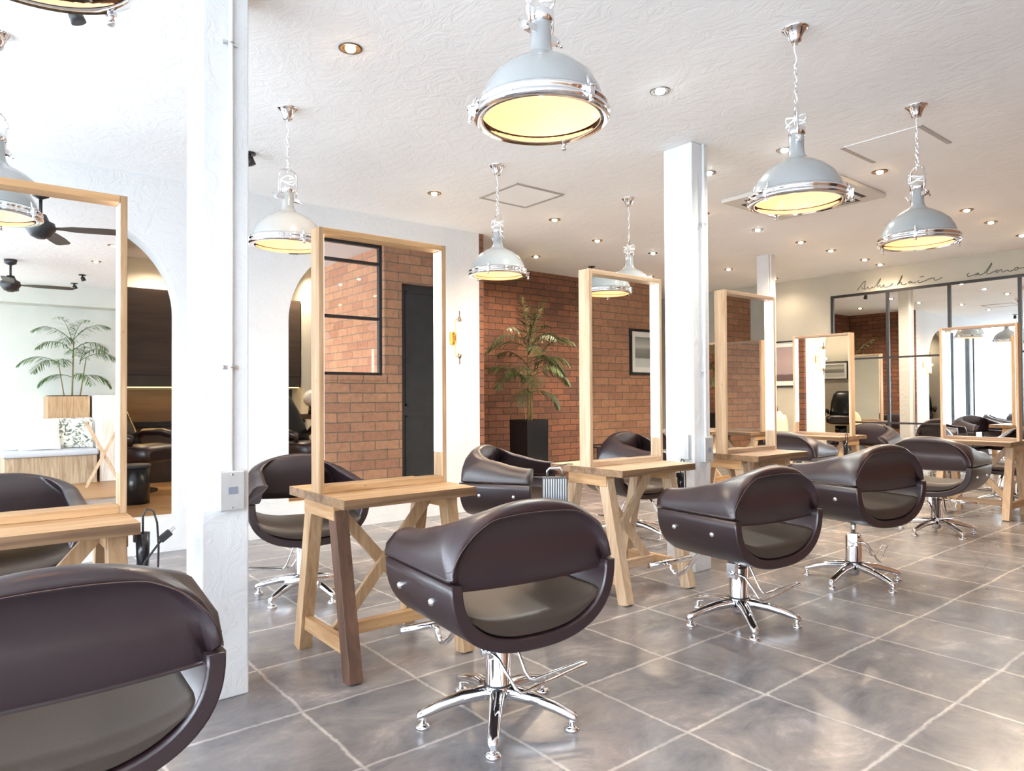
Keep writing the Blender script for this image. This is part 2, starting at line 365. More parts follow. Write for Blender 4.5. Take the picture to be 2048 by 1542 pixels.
MB().box((2.40, YR-.078, 1.43), (3.30, YR-.074, 2.71)).build('window_pane', 'window_glass', w1o)
MB().box((2.36, YR-.06, 1.36), (3.34, YR+.012, 1.409)).build('window_sill', 'brick_right', w1o)
struct(MB().box((3.75, YB, 0), (3.9, YR-.15, ZC)).build('wall_lobby', 'brick_porch'))
struct(MB().box((XW-.2, YB-.2, 0), (3.9, YB, ZC)).build('wall_lobby_back', 'lobby_limewash'))
struct(MB().box((XW, YB, 2.62), (3.75, YB+.35, ZC)).build('trim_1', 'lobby_limewash'))
struct(MB().box((XW-.2, YB, 2.80), (XW, YL+.2, ZC)).box((XW-.2, YB, 0), (XW, YL+.2, .12)).box((XW-.2, YL+.0, .12), (XW, YL+.2, 2.8)).build('wall_window', 'white_plaster'))
struct(MB().box((XW, YL, 2.80), (-.85, YL+.2, ZC)).box((XW, YL, 0), (-.85, YL+.2, .12)).build('wall_added_window', 'white_plaster'))
w3 = MB()  # unseen glazing added so the chair arms catch a sky sheen
for x in (XW+.03, (XW-.85)/2, -.88): w3.box((x-.03, YL+.06, .12), (x+.03, YL+.12, 2.8))
for z in (.12, 2.76): w3.box((XW, YL+.061, z), (-.85, YL+.119, z+.04))
w3o = struct(w3.build('window_added', 'black_metal'))
for a, c in ((XW+.06, (XW-.85)/2-.03), ((XW-.85)/2+.03, -.91)): MB().box((a, YL+.088, .16), (c, YL+.092, 2.76)).build('window_pane', 'window_glass', w3o)
wf = MB(); wp = []
ys = [YB + (YL-YB)*i/8 for i in range(9)]
for y in ys: wf.box((XW-.12, y-.03, .12), (XW-.06, y+.03, 2.8))
for z in (.12, 2.76): wf.box((XW-.119, YB, z), (XW-.061, YL, z+.04))
w2 = struct(wf.build('window_2', 'black_metal'))
for a, c in zip(ys, ys[1:]): MB().box((XW-.092, a+.03, .16), (XW-.088, c-.03, 2.76)).build('window_pane', 'window_glass', w2)
struct(MB().box((-60, -40, -.4), (XW-.2, 40, -.12)).box((XW-.2, YL+.2, -.4), (-1.0, 40, -.12)).build('ground_outside', 'concrete'))

# ---------------------------------------------------------------- pillars
def pillar(x0, x1, y0, y1, label, boxes, clips, conduit):
    t = thing('pillar', label, 'pillar', (x0, y0, 0))
    W, D = x1-x0, y1-y0
    MB().box((0, 0, 0), (W, D, ZC)).build('shaft', 'white_plaster', t, bevel=.006)
    if conduit:
        cx, top, bot = conduit
        MB().cyl((cx, -.012, bot), (cx, -.012, top), .009).build('conduit', 'white_paint', t)
        for z in clips:
            MB().box((cx-.028, -.008, z-.008), (cx+.028, -.0005, z+.008)).cyl((cx-.022, -.013, z), (cx-.022, 0, z), .006, n=8).cyl((cx-.012, -.022, z), (cx+.012, -.022, z), .004, n=6).build('conduit_clip', 'satin_metal', t)
    for bx, bz, bw, bh in boxes:
        b = MB().box((bx, -.045, bz), (bx+bw, -.0005, bz+bh)).build('outlet_box', 'steel_box', t, bevel=.004)
        MB().box((bx+bw*.33, -.0475, bz+bh*.42), (bx+bw*.72, -.045, bz+bh*.60)).build('socket', 'outlet_grey', b)
        MB().cyl((bx+bw/2, -.048, bz+bh*.08), (bx+bw/2, -.045, bz+bh*.08), .004, n=8).cyl((bx+bw/2, -.048, bz+bh*.92), (bx+bw/2, -.045, bz+bh*.92), .004, n=8).build('screw', 'chrome', b)
    return t
pillar(.735, .915, 2.87, 3.11, 'wide white pillar at the left with surface conduit and a steel outlet box', [(.055, .752, .095, .155)], (1.32, 2.63), (.105, ZC, .90))
p2 = pillar(3.86, 4.04, 2.87, 3.11, 'white pillar behind the third mirror table, between two trestle tables', [(.06, .74, .09, .17)], (1.36, 2.37), (.11, ZC, .90))
MB().box((-.04, .02, .76), (0, .10, .93)).build('outlet_box', 'steel_box', p2, bevel=.004)
p3 = thing('pillar', 'slim pale pillar far back in front of the beige wall', 'pillar', (7.72, 4.62, 0))
MB().box((0, 0, 0), (.16, .16, ZC)).build('shaft', 'white_plaster', p3, bevel=.005); MB().cyl((.03, -.012, .5), (.03, -.012, ZC), .009).build('conduit', 'white_paint', p3)

# ================================================================= trestle mirror tables
STG = 'trestle mirror tables'
def station(label, pal, leg_dark=False):
    # local: length along X (-.335..+.335), user side -Y, mirror plane y=0, floor z=0
    wx, wy, wz = pal
    t = thing('mirror_table', label, 'table', group=STG)
    H = .77
    # two planks read as a single top with a fine joint
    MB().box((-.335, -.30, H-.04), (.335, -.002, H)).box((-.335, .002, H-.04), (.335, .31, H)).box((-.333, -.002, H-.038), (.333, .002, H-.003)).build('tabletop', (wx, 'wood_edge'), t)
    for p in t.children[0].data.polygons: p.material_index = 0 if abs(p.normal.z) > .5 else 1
    for sx_ in (-1, 1):
        x = sx_*.285
        for sy_ in (-1, 1):
            m = 'wood_dark_z' if (leg_dark and sx_ == -1 and sy_ == -1) else wz
            MB().beam((x, sy_*.12, H-.042), (x, sy_*.275, .0), .062, .07, (0, 1, 0)).build('leg', m, t, bevel=.003)
        MB().beam((x, -.155, .12), (x, .155+.07, .12), .03, .06, (0, 0, 1)).build('crossbar', wx, t, bevel=.002) if 0 else MB().box((x-.016, -.245, .10), (x+.016, .245, .165)).build('crossbar', 'wood_y', t, bevel=.002)
        MB().box((x-.036, -.16, H-.105), (x+.036, .16, H-.041)).build('top_rail', 'wood_y', t, bevel=.002)
    MB().beam((-.25, .012, H-.06), (.25, .012, .13), .055, .022, (0, 1, 0)).build('brace', wz, t, bevel=.002)
    MB().beam((.25, -.012, H-.06), (-.25, -.012, .13), .055, .022, (0, 1, 0)).build('brace', wz, t, bevel=.002)
    MB().box((-.27, -.02, .105), (.27, .02, .16)).build('stretcher', wx, t, bevel=.002)
    # mirror frame: box of boards .024 thick and .09 deep
    Z1 = 1.958
    for a, c in ((-.335, -.311), (.311, .335)): MB().box((a, -.045, H), (c, .045, Z1)).build('frame_post', wz, t, bevel=.002)
    for a, c in ((Z1-.026, Z1), (H+.0005, H+.03)): MB().box((-.3105, -.045, a), (.3105, .045, c)).build('frame_rail', wx, t, bevel=.002)
    MB().box((-.311, -.004, H+.03), (.311, .004, Z1-.026)).build('mirror_pane', 'mirror', t)
    for sx_ in (-1, 1):
        for sy_ in (-1, 1):
            xa = sx_*.3108; y = sy_*.024
            MB().box((min(xa, xa-sx_*.0018), y-.016, H+.15), (max(xa, xa-sx_*.0018), y+.016, Z1-.03)).build('light_strip', 'led_white', t)
    return t
palA = ('wood_x', 'wood_y', 'wood_z'); palB = ('wood_pale_x', 'wood_y', 'wood_pale_z'); palC = ('wood_grey_x', 'wood_y', 'wood_pale_z')
YM = 2.962
s2 = station('trestle mirror table with one dark brown leg, right of the left pillar', palA, True); s2.location = (1.57, YM, 0)
s1 = station('trestle mirror table cut by the left edge, fans reflected in its mirror', palA); s1.location = (.148, YM, 0)
s3 = station('pale trestle mirror table behind the front swivel chair, a ribbed case at its side', palB); s3.location = (3.255, YM, 0)
s4 = station('trestle mirror table just right of the slim white pillar, greyish top edge', palC); s4.location = (4.63, YM, 0)
s5 = station('small far mirror table turned sideways, wall lamp reflected in its mirror', palC); s5.location = (7.62, 3.90, 0); s5.rotation_euler = (0, 0, -pi/2); s5.scale = (1, 1, .955)
s6 = station('far mirror table at the right edge, bright windows reflected in its mirror', palC); s6.location = (7.92, 2.46, 0); s6.rotation_euler = (0, 0, -pi/2); s6.scale = (1.01, 1, .955)
s8 = station('mirror table beyond the right edge, seen only reflected in the fourth mirror', palC); s8.location = (7.75, .86, 0); s8.rotation_euler = (0, 0, -pi/2); s8.scale = (1, 1, .955)
s7 = station('farthest mirror table, half hidden behind the second pillar and a mirror frame', palC); s7.location = (7.6, 5.50, 0); s7.rotation_euler = (0, 0, -pi/2); s7.scale = (1, 1, .955)

# ================================================================= swivel chairs
CHG = 'brown leather swivel chairs'
def lerp(a, b, t): return a + (b-a)*t
def plan_path(W, yf, yr, r, n_arm=12, n_c=20, n_b=20):
    # from right-arm front, back round the rear, to left-arm front; returns points and inward normals
    P = []
    for i in range(n_arm): t = i/n_arm; P.append((W, lerp(yf, yr+r, t), -1, 0))
    for i in range(n_c): a = (pi/2)*i/n_c; P.append((W-r+r*cos(a), yr+r-r*sin(a), -cos(a), sin(a)))
    for i in range(n_b+1): t = i/n_b; P.append((lerp(W-r, -W+r, t), yr, 0, 1))
    for i in range(1, n_c+1): a = (pi/2)*i/n_c; P.append((-W+r-r*sin(a), yr+r-r*cos(a), sin(a), cos(a)))
    for i in range(1, n_arm+1): t = i/n_arm; P.append((-W, lerp(yr+r, yf, t), 1, 0))
    return P
def smooth(t): t = max(0, min(1, t)); return t*t*(3-2*t)
def make_chair(label, lift=0.0):
    t = thing('salon_chair', label, 'chair', group=CHG)
    W, yf, yr, zs = .345, .25, -.27, .60
    lv = [plan_path(W, yf, yr, .035), plan_path(W-.002, yf, yr+.001, .055), plan_path(W-.013, yf-.004, yr+.007, .10), plan_path(W-.052, yf-.015, yr+.026, .175)]
    n = len(lv[0]); rings = []
    na, nc, nb = 12, 20, 20
    for i in range(n):
        k = min(i, n-1-i)                      # symmetric index from the arm front
        s_arm = smooth((k)/(na+nc*.55))        # 0 front .. 1 at the rear corner
        s_back = smooth((k-na*.6)/(nc+nb/2-na*.0))
        zt = .700 + .036*smooth(k/na) + .102*sin(pi/2*max(0, min(1, (k-6)/(nc+15))))**1.35
        back = smooth((k-(na+nc*.45))/(nc*.55+1))   # 1 on the back panel
        zb = lerp(zs+.004, zs-.042*sin(pi/2*max(0, min(1, (k-na-nc*.5)/(nb/2+nc*.5)))) , back)
        th = lerp(.072, .060, back)
        # line above which the padded rim bulges out
        zr = lerp(zs+.004, zt-.044, smooth((k-na-nc*.3)/(nc*.75)))
        def lev(z):
            f = (z-zs)/(zt-zs); f = max(0, min(1, f))*3; a = min(int(f), 2); u = f-a
            p, q = lv[a][i], lv[a+1][i]; v = [lerp(p[j], q[j], u) for j in range(4)]; l = math.hypot(v[2], v[3]) or 1
            return v[0], v[1], v[2]/l, v[3]/l
        pts = []
        def P(z, inn, zz=None): x, y, nx, ny = lev(z); pts.append((x+nx*inn, y+ny*inn, z if zz is None else zz))
        rec = .034*back                        # the back panel sits inside the ring
        P(zb, th*.5, zb-.002)
        P(zb, rec+.008, zb); P(zb, rec, zb+.008)
        P(lerp(zb, zr, .5), rec); P(max(zr-.004, zb+.012), rec)
        P(max(zr, zb+.014), 0 if back > .02 else 0)
        P(max(lerp(zr, zt, .45), zb+.02), -.002)
        P(zt-.014, .000); P(zt-.004, .008); P(zt, .020, zt); P(zt, th*.55, zt+.001)
        P(zt, th-.012, zt-.003); P(zt-.010, th-.002)
        P(lerp(zb, zt, .55), th+.004*back); P(lerp(zb, zt, .15), th); P(zb, th-.008, zb)
        rings.append(pts)
    up = MB(); up.rings(rings); ob = up.build('backrest', 'leather', t)
    # stitch line beside the rim
    st = [Vector(r[6]).lerp(Vector(r[5]), .7) for r in rings]
    st = [Vector((p.x*1.0, p.y-.0015, p.z)) for p in st[na+3:n-na-3]]
    MB().tube(st, .0013, 5).build('seam', 'stitch', ob)
    # lower cradle: U section extruded front to back
    def usec(off, K=36):
        out = []
        for i in range(K+1):
            a = pi*i/K; cx, sy_ = cos(a), sin(a); e = 2/2.45
            x = (W-off)*math.copysign(abs(cx)**e, cx); z = zs - .004 - (.262-off)*abs(sy_)**e; out.append((x, z))
        return out
    lo = MB(); K = 36; yR, yF = yr, yf
    o_, i_ = usec(0, K), usec(.046, K); ym = (yR+yF)/2
    def sec(y, grow): return [(x, y, z) for x, z in usec(grow, K)] + [(x, y, z) for x, z in usec(.046-grow, K)][::-1]
    rr = []
    for y, g in ((yR, .007), (yR+.003, .002), (yR+.010, 0), (yF-.010, 0), (yF-.003, .002), (yF, .007)): rr.append(sec(y, g))
    lo.rings(rr, (True, True))
    lo.build('cradle', 'leather', t)
    # seat pad
    sp = MB(); rr = []
    for y, dz, sh in ((yR+.012, -.03, .02), (yR+.018, -.008, .006), (yR+.05, 0, 0), (.10, .004, 0), (yF-.01, -.004, 0), (yF+.022, -.022, .01), (yF+.026, -.045, .02)):
        ring = []
        for i in range(25):
            u = -1+2*i/24; x = u*(W-.052-sh); zc = .452 + .055*abs(u)**3.2; ring.append((x, y, zc+dz))
        for i in range(25):
            u = 1-2*i/24; x = u*(W-.052-sh); a = abs(x)/(W-.046); e = 2.45; zz = zs-.004-(.216)*max(0, 1-a**e)**(1/e)
            ring.append((x, y, min(zz+.003-dz*.2, .452+.055*abs(u)**3.2+dz-.004)))
        rr.append(ring)
    sp.rings(rr); sp.build('seat', 'leather_seat', t)
    for sx_ in (-1, 1):
        for y in (.13, -.12):
            x = sx_*(W*.985)
            MB().lathe([(.0, .011), (.008, .011), (.0125, .006), (.0135, 0)], (x-sx_*.003, y, zs-.085), 14, rotm(0, sx_*pi/2, 0)).build('bolt', 'chrome', t)
    # pedestal
    up_z = .345
    MB().box((-.11, -.10, up_z-.030), (.11, .10, up_z-.004)).build('seat_plate', 'black_metal', t, bevel=.004) if 0 else None
    c0 = MB().cyl((0, 0, up_z-.06), (0, 0, up_z+.012), .026, n=24).build('piston', 'chrome', t)
    col = MB().lathe([(.0, .04), (.03, .04), (.034, .06), (.034, .105), (.054, .112), (.054, .122), (.048, .126), (.048, up_z-.06), (.042, up_z-.052), (0, up_z-.052)], n=32).build('column', 'chrome', t)
    MB().lathe([(.049, .127), (.053, .127), (.053, .133), (.049, .133)], n=32).build('column_collar', 'black_metal', col)
    # pump bracket and lever loop
    br = MB().box((-.062, -.03, up_z-.11), (-.036, .03, up_z-.03)).cyl((-.075, 0, up_z-.085), (-.03, 0, up_z-.085), .012, n=12).build('lever_bracket', 'chrome', t, bevel=.003)
    zl = up_z-.085
    pts = [(-.060, -.02, zl), (-.058, -.06, zl+.004), (-.052, -.085, zl-.006), (-.012, -.135, zl-.105), (.0, -.15, zl-.118), (.02, -.152, zl-.116), (.29, -.165, zl-.072),
           (.302, -.15, zl-.070), (.29, -.135, zl-.072), (.09, -.105, zl-.105), (.075, -.095, zl-.10), (.068, -.08, zl-.08), (.052, -.03, zl+.03), (.045, -.01, zl+.04)]
    MB().tube(pts, .0058, 8).build('pump_lever', 'chrome', t)
    # footrest
    MB().tube([(0, .17, .365), (0, .23, .335), (0, .30, .27), (0, .37, .19), (0, .42, .155), (0, .455, .15), (0, .485, .17), (0, .495, .205)], .0125, 12).build('footrest_arm', 'chrome', t)
    MB().cyl((-.17, .495, .215), (.17, .495, .215), .0165, n=18).cyl((-.175, .495, .215), (-.17, .495, .215), .014, n=18).cyl((.17, .495, .215), (.175, .495, .215), .014, n=18).build('footrest_bar', 'chrome', t)
    return t
def star_base(t, rot):
    for k in range(5):
        a = rot + k*2*pi/5; m = Matrix.Rotation(a, 3, 'Z'); rr = []
        for s, z, w_, h in ((.025, .098, .024, .030), (.06, .100, .023, .028), (.14, .092, .020, .025), (.22, .072, .017, .021), (.275, .054, .0165, .019), (.298, .046, .014, .017), (.306, .040, .008, .012)):
            ring = []
            for j in range(12):
                b_ = 2*pi*j/12; cx = math.copysign(abs(cos(b_))**.75, cos(b_)); cz = math.copysign(abs(sin(b_))**.75, sin(b_))
                ring.append(m @ Vector((s, w_*1.22*cx, z+h*cz*.9)))
            rr.append(ring)
        foot = MB().rings(rr).build('foot', 'chrome', t)
        MB().lathe([(0, .035), (.010, .035), (.010, .018), (.018, .016), (.027, .008), (.029, 0), (0, 0)], m @ Vector((.283, 0, 0)), 16).build('glide', 'chrome', foot)
    return t
base_chair = make_chair('dark brown leather swivel chair in the centre foreground, seen from behind')
star_base(base_chair, R(72*0+90))
def chair(x, y, face, label, lift=0, base_rot=None, first=False):
    o = base_chair if first else dup(base_chair, (x, y, 0), 0, label)
    o.location = (x, y, 0); o.rotation_euler = (0, 0, R(face-90))
    if lift:
        for ch in o.children:
            k = ch.name.split('.')[0]
            if k in ('backrest', 'cradle', 'seat', 'bolt', 'piston', 'footrest_arm', 'footrest_bar'): ch.location.z = lift
            if k == 'piston':
                me = MB().cyl((0, 0, .345-.06-lift), (0, 0, .357), .017, n=24); ob = me.build('tmp', 'chrome'); ch.data = ob.data; bpy.data.objects.remove(ob)
    if base_rot is not None:
        for ch in o.children:
            if ch.name.split('.')[0] in ('foot', 'pump_lever', 'lever_bracket'): ch.rotation_euler = (0, 0, R(base_rot))
    return o
chair(1.57, 2.06, 85, '', first=True); base_chair['label'] = 'dark brown leather swivel chair in the centre foreground, seen from behind'
chair(.155, 1.985, 89, 'largest leather chair, cut off at the bottom left corner, back towards the viewer')
chair(3.22, 2.12, 84, 'swivel chair seen from behind, two bolts on its side, below the slim white pillar')
chair(4.47, 2.10, 80, 'swivel chair raised high on a thin piston, just behind the second pump-up chair', lift=.05, base_rot=28)
chair(6.56, 2.37, 2, 'chair facing the bright far right mirror, its open back showing the floor', base_rot=20)
chair(1.63, 4.08, 257, 'chair facing the viewer behind the dark-legged table, left half beside the pillar', base_rot=25)
chair(3.13, 3.93, -58, 'chair turned to the right in front of the potted palm, behind the ribbed case')
chair(4.50, 4.00, 262, 'chair whose base shows between the legs of the pale mirror table', base_rot=15)
chair(6.45, 3.62, 5, 'chair behind the fourth mirror table, facing the small sideways mirror')
chair(8.78, 2.45, 178, 'chair on the far side of the mirror table at the right edge')
chair(8.50, 3.85, 184, 'chair on the far side of the small sideways mirror table')
chair(8.75, .90, 180, 'chair beyond the right edge, under a mauve garment reflected in the fourth mirror')
chair(6.65, 5.45, 2, 'chair by the farthest mirror table, close to the brick wall')
chair(.12, 4.10, 270, 'chair behind the leftmost mirror table with a brown cushion on it')

# cushion on the chair behind the first table
def pillow(name, mat, sx_, sy_, sz_, seed=0, nu=18):
    rnd = random.Random(seed); ph = [rnd.random()*6 for _ in range(4)]; mb = MB(); top = []; K = nu
    def z(u, v, s): e = (max(0, (1-u*u))*max(0, (1-v*v)))**.42; return s*sz_*.5*e*(1+.10*sin(3*u+ph[0]+2*v)+.06*sin(7*v+ph[1]))
    vs = []; fs = []
    for s in (1, -1):
        k0 = len(vs)
        for i in range(K+1):
            for j in range(K+1):
                u = -1+2*i/K; v = -1+2*j/K; pin = 1-.07*(u*u+v*v)*.5 + .05*(u*v)**2
                vs.append((u*sx_/2*pin, v*sy_/2*pin, z(u, v, s)))
        for i in range(K):
            for j in range(K):
                a = k0+i*(K+1)+j; f = (a, a+K+1, a+K+2, a+1); fs.append(f if s == 1 else f[::-1])
    mb.add(vs, fs, True); return mb.build(name, mat)
o = pillow('cushion', 'towel_brown', .46, .42, .16, 3); o.location = (.12, 4.10, .585); o.rotation_euler = (0, R(-4), .2)
tag(o, 'brown fabric cushion lying on the chair seat behind the leftmost table', 'cushion')

# ================================================================= pendant lamps
PG = 'grey dome pendant lamps'
def pendant(label, loc, rz):
    t = thing('pendant_lamp', label, 'lamp', (loc[0], loc[1], 0), rz, PG); zr = 2.095
    prof = [(.205, zr+.02), (.203, zr+.045), (.192, zr+.085), (.168, zr+.128), (.130, zr+.163), (.088, zr+.188), (.055, zr+.205), (.038, zr+.225), (.034, zr+.25), (.034, zr+.33), (.030, zr+.335), (.0, zr+.335)]
    sh = MB().lathe(prof, n=48).build('shade', 'shade_enamel', t)
    pin = [(.196, zr+.022), (.190, zr+.06), (.165, zr+.115), (.125, zr+.15), (.08, zr+.175), (.0, zr+.182)]
    MB().lathe(pin, n=48).build('shade_lining', 'shade_inner', sh)
    ring = [(.190, zr-.002), (.214, zr-.004), (.222, zr+.004), (.222, zr+.012), (.216, zr+.015), (.216, zr+.024), (.221, zr+.028), (.219, zr+.036), (.207, zr+.046), (.1985, zr+.04), (.197, zr+.005), (.190, zr-.002)]
    rg = MB().lathe(ring, n=56).build('rim', 'chrome', t)
    MB().lathe([(.194, zr+.006), (.15, zr-.004), (.08, zr-.011), (.0, zr-.013)], n=48).build('lens', 'lens_glass', t)
    for k in range(3):
        a = k*2*pi/3+.35; m = Matrix.Rotation(a, 3, 'Z')
        mb = MB().obox(m @ Vector((.228, 0, zr+.015)), (.022, .018, .03), m).cyl(m @ Vector((.236, -.014, zr+.03)), m @ Vector((.236, .014, zr+.03)), .006, n=8).cyl(m @ Vector((.232, 0, zr-.015)), m @ Vector((.232, 0, zr+.02)), .007, n=10).cyl(m @ Vector((.232, 0, zr-.020)), m @ Vector((.232, 0, zr-.013)), .009, n=10)
        mb.cyl(m @ Vector((.225, 0, zr+.034)), m @ Vector((.214, 0, zr+.066)), .005, n=8)
        mb.build('clamp', 'chrome', rg)
    MB().ball((0, 0, zr+.115), .033).build('bulb', 'bulb_warm', t)
    MB().cyl((0, 0, zr+.145), (0, 0, zr+.175), .018).build('bulb_socket', 'ivory_plastic', t)
    # yoke
    yk = MB(); zy = zr+.285; top = zr+.46
    for s in (-1, 1):
        yk.tube([(s*.052, 0, zy), (s*.060, 0, zy+.06), (s*.060, 0, top-.035), (s*.048, 0, top-.012), (s*.02, 0, top-.002), (0, 0, top)], .006, 8)
    yk.build('yoke', 'chrome', t)
    yb = MB().box((-.075, -.010, zy-.012), (-.034, .010, zy+.012)).box((.034, -.010, zy-.012), (.075, .010, zy+.012))
    for s in (-1, 1): yb.cyl((s*.072, 0, zy), (s*.086, 0, zy), .012, n=12).cyl((s*.082, -.02, zy-.022), (s*.086, .02, zy+.022), .004, n=8)
    yb.lathe([(.034, zr+.315), (.040, zr+.318), (.040, zr+.352), (.034, zr+.358), (0, zr+.358)], n=24)
    yb.build('neck_collar', 'chrome', t)
    wr_ = [(.045*cos(a*.9), .045*sin(a*.9), zr+.36+.0035*a+.008*sin(a*2.3)) for a in [i*.45 for i in range(34)]]
    MB().tube(wr_, .0042, 6).build('wrapped_cord', 'white_paint', t)
    z = top; mb = MB(); k = 0
    while z < 2.76:
        m = Matrix.Rotation(k*pi/2, 3, 'Z'); c = Vector((.003*sin(k*1.7), 0, z+.012))
        mb.tube([c + m @ Vector((.0075*cos(a), 0, .0155*sin(a))) for a in [2*pi*q/10 for q in range(10)]], .0024, 5, closed=True); z += .0215; k += 1
    mb.build('chain', 'chrome', t)
    cd = [(.006*sin(q*1.9), .006*cos(q*1.5), top-.02+(2.86-top+.02)*q/14) for q in range(15)]
    MB().tube(cd, .0032, 6).build('cord', 'white_paint', t)
    MB().lathe([(.062, ZC), (.062, ZC-.006), (.055, ZC-.010), (.040, ZC-.026), (.030, ZC-.052), (.024, ZC-.070), (.008, ZC-.074), (0, ZC-.074)], n=28).build('ceiling_rose', 'chrome', t)
    return t
PEND = [((1.51, 4.02), .2, 'pendant lamp hanging beside the left pillar, above the second mirror table'),
        ((.12, 4.03), .9, 'pendant lamp at the left edge, hidden behind the first mirror'),
        ((3.12, 4.07), 1.3, 'pendant lamp hanging in front of the brick wall edge beside the square ceiling hatch'),
        ((4.55, 4.05), .5, 'farthest small pendant lamp above the pale mirror table'),
        ((1.47, 1.68), .15, 'largest pendant lamp, nearest the viewer at the top centre'),
        ((3.06, 1.68), .6, 'pendant lamp with loose cord in front of the ceiling air conditioner'),
        ((4.46, 1.69), 1.0, 'rightmost pendant lamp, below the ceiling vent panel'),
        ((.10, 1.68), .4, 'pendant lamp over the nearest chair, above the frame')]
pbase = None
for (x, y), rz, lb in PEND:
    if pbase is None: pbase = pendant(lb, (x, y), rz); o = pbase
    else: o = dup(pbase, (x, y, 0), rz, lb)
    l = bpy.data.lights.new('pendant_bulb_light', 'POINT'); l.energy = 1.5; l.color = (1, .62, .37); l.shadow_soft_size = .025
    lo_ = bpy.data.objects.new('pendant_bulb_light', l); C.objects.link(lo_); lo_.location = (x, y, 2.095+.075)

# ================================================================= downlights
def downlight(label, x, y, warm=True):
    t = thing('downlight', label, 'ceiling light', (x, y, ZC), 0, 'recessed ceiling downlights')
    MB().lathe([(.058, 0), (.058, -.004), (.052, -.006), (.044, -.002), (.040, .0), (.036, -.001), (.0, -.001)], n=28).build('trim_ring', 'trim_bronze' if warm else 'trim_nickel', t)
    MB().ball((0, 0, -.006), .025, 16, (1, 1, .55)).build('lamp_lens', 'down_warm' if warm else 'down_white', t)
    return t
DL = [(1.49, 3.13, 1, 'large warm downlight above the left pillar, nearest the viewer'),
 (3.12, 4.95, 1, 'warm downlight left of the square ceiling hatch'),
 (4.52, 4.98, 1, 'warm downlight right of the square ceiling hatch'),
 (5.51, 5.37, 1, 'warm downlight between the small far pendant and the hatch, above the palm'),
 (5.54, 6.45, 1, 'warm downlight closest to the palm top, by the brick wall'),
 (6.54, 5.44, 0, 'white downlight just left of the second pillar, above a mirror'),
 (3.08, 2.50, 0, 'large white downlight between the top centre and upper right pendants'),
 (4.52, 3.20, 0, 'white downlight just right of the second pillar top'),
 (5.50, 3.96, 1, 'warm downlight hugging the right side of the second pillar'),
 (6.49, 4.00, 0, 'white downlight below the air conditioner'),
 (7.41, 4.03, 1, 'warm downlight right of the far pillar top'),
 (8.14, 4.05, 1, 'warm downlight second right of the far pillar top'),
 (8.21, 5.51, 1, 'warm downlight above the fourth mirror frame'),
 (9.04, 4.06, 1, 'warm downlight left below the rightmost pendant'),
 (9.55, 4.09, 1, 'warm downlight nearest the handwriting on the far wall'),
 (5.55, 2.37, 1, 'big warm downlight between the two right pendants'),
 (7.37, 2.37, 1, 'warm downlight right of the rightmost pendant'),
 (8.09, 2.39, 1, 'warm downlight second right of the rightmost pendant'),
 (9.03, 2.38, 1, 'warm downlight at the right edge above the handwriting'),
 (4.52, 2.57, 0, 'white downlight half hidden behind the pendant with loose cord'),
 (3.11, 3.18, 0, 'white downlight peeking from under the largest pendant'),
 (7.81, 6.55, 1, 'faint warm downlight low over the pale mirror frame'),
 (9.45, 5.56, 1, 'warm downlight above the dusk picture on the beige wall'),
 (1.32, -2.93, 1, 'warm downlight reflected in the leftmost mirror, near side'),
 (1.31, -4.10, 1, 'warm downlight reflected in the leftmost mirror, farther in'),
 (1.83, 9.05, 1, 'warm downlight glowing inside the left arch'),
 (-.45, 7.9, 1, 'warm downlight over the small picture in the back room'),
 (3.3, 8.9, 1, 'added warm downlight inside the right arch, brightening the back room')]  # this last lamp is unseen, added to brighten the back room
dw = dn = None
for x, y, wm, lb in DL:
    if wm:
        if dw is None: dw = downlight(lb, x, y, True)
        else: dup(dw, (x, y, ZC), 0, lb)
    else:
        if dn is None: dn = downlight(lb, x, y, False)
        else: dup(dn, (x, y, ZC), 0, lb)
    l = bpy.data.lights.new('downlight_beam', 'SPOT'); l.energy = (60 if wm else 50) * (.2 if x > 9.2 else 1) * (1.35 if x > 5.2 else 1); l.color = (1, .81, .60) if wm else (.97, 1, .92); l.spot_size = R(150); l.spot_blend = .8; l.shadow_soft_size = .03
    o = bpy.data.objects.new('downlight_beam', l); C.objects.link(o); o.location = (x, y, ZC-.03)
sb_ = None
for x, y, lb in ((1.57, 4.92, 'tiny black ceiling spotlight beside the left pillar'), (.37, 3.5, 'black ceiling spotlight at the top left edge'),
                 (6.57, 6.51, 'black ceiling spotlight above the pale mirror frame corner'), (7.51, 5.45, 'black ceiling spotlight just right of the second pillar'),
                 (1.3, -5.3, 'black ceiling spotlight reflected in the leftmost mirror'), (1.3, -6.2, 'black ceiling spotlight reflected near the lobby wall')):
    if sb_ is None:
        sb_ = thing('ceiling_spotlight', lb, 'spotlight', (x, y, ZC), 0, 'black ceiling spotlights')
        MB().cyl((0, 0, 0), (0, 0, -.012), .045, n=20).build('mount_plate', 'black_metal', sb_)
        MB().cyl((0, 0, -.012), (0, 0, -.04), .012, n=12).cyl((.0, 0, -.035), (.02, 0, -.085), .026, .03, n=18).build('lamp_head', 'black_metal', sb_)
    else: dup(sb_, (x, y, ZC), 0, lb)

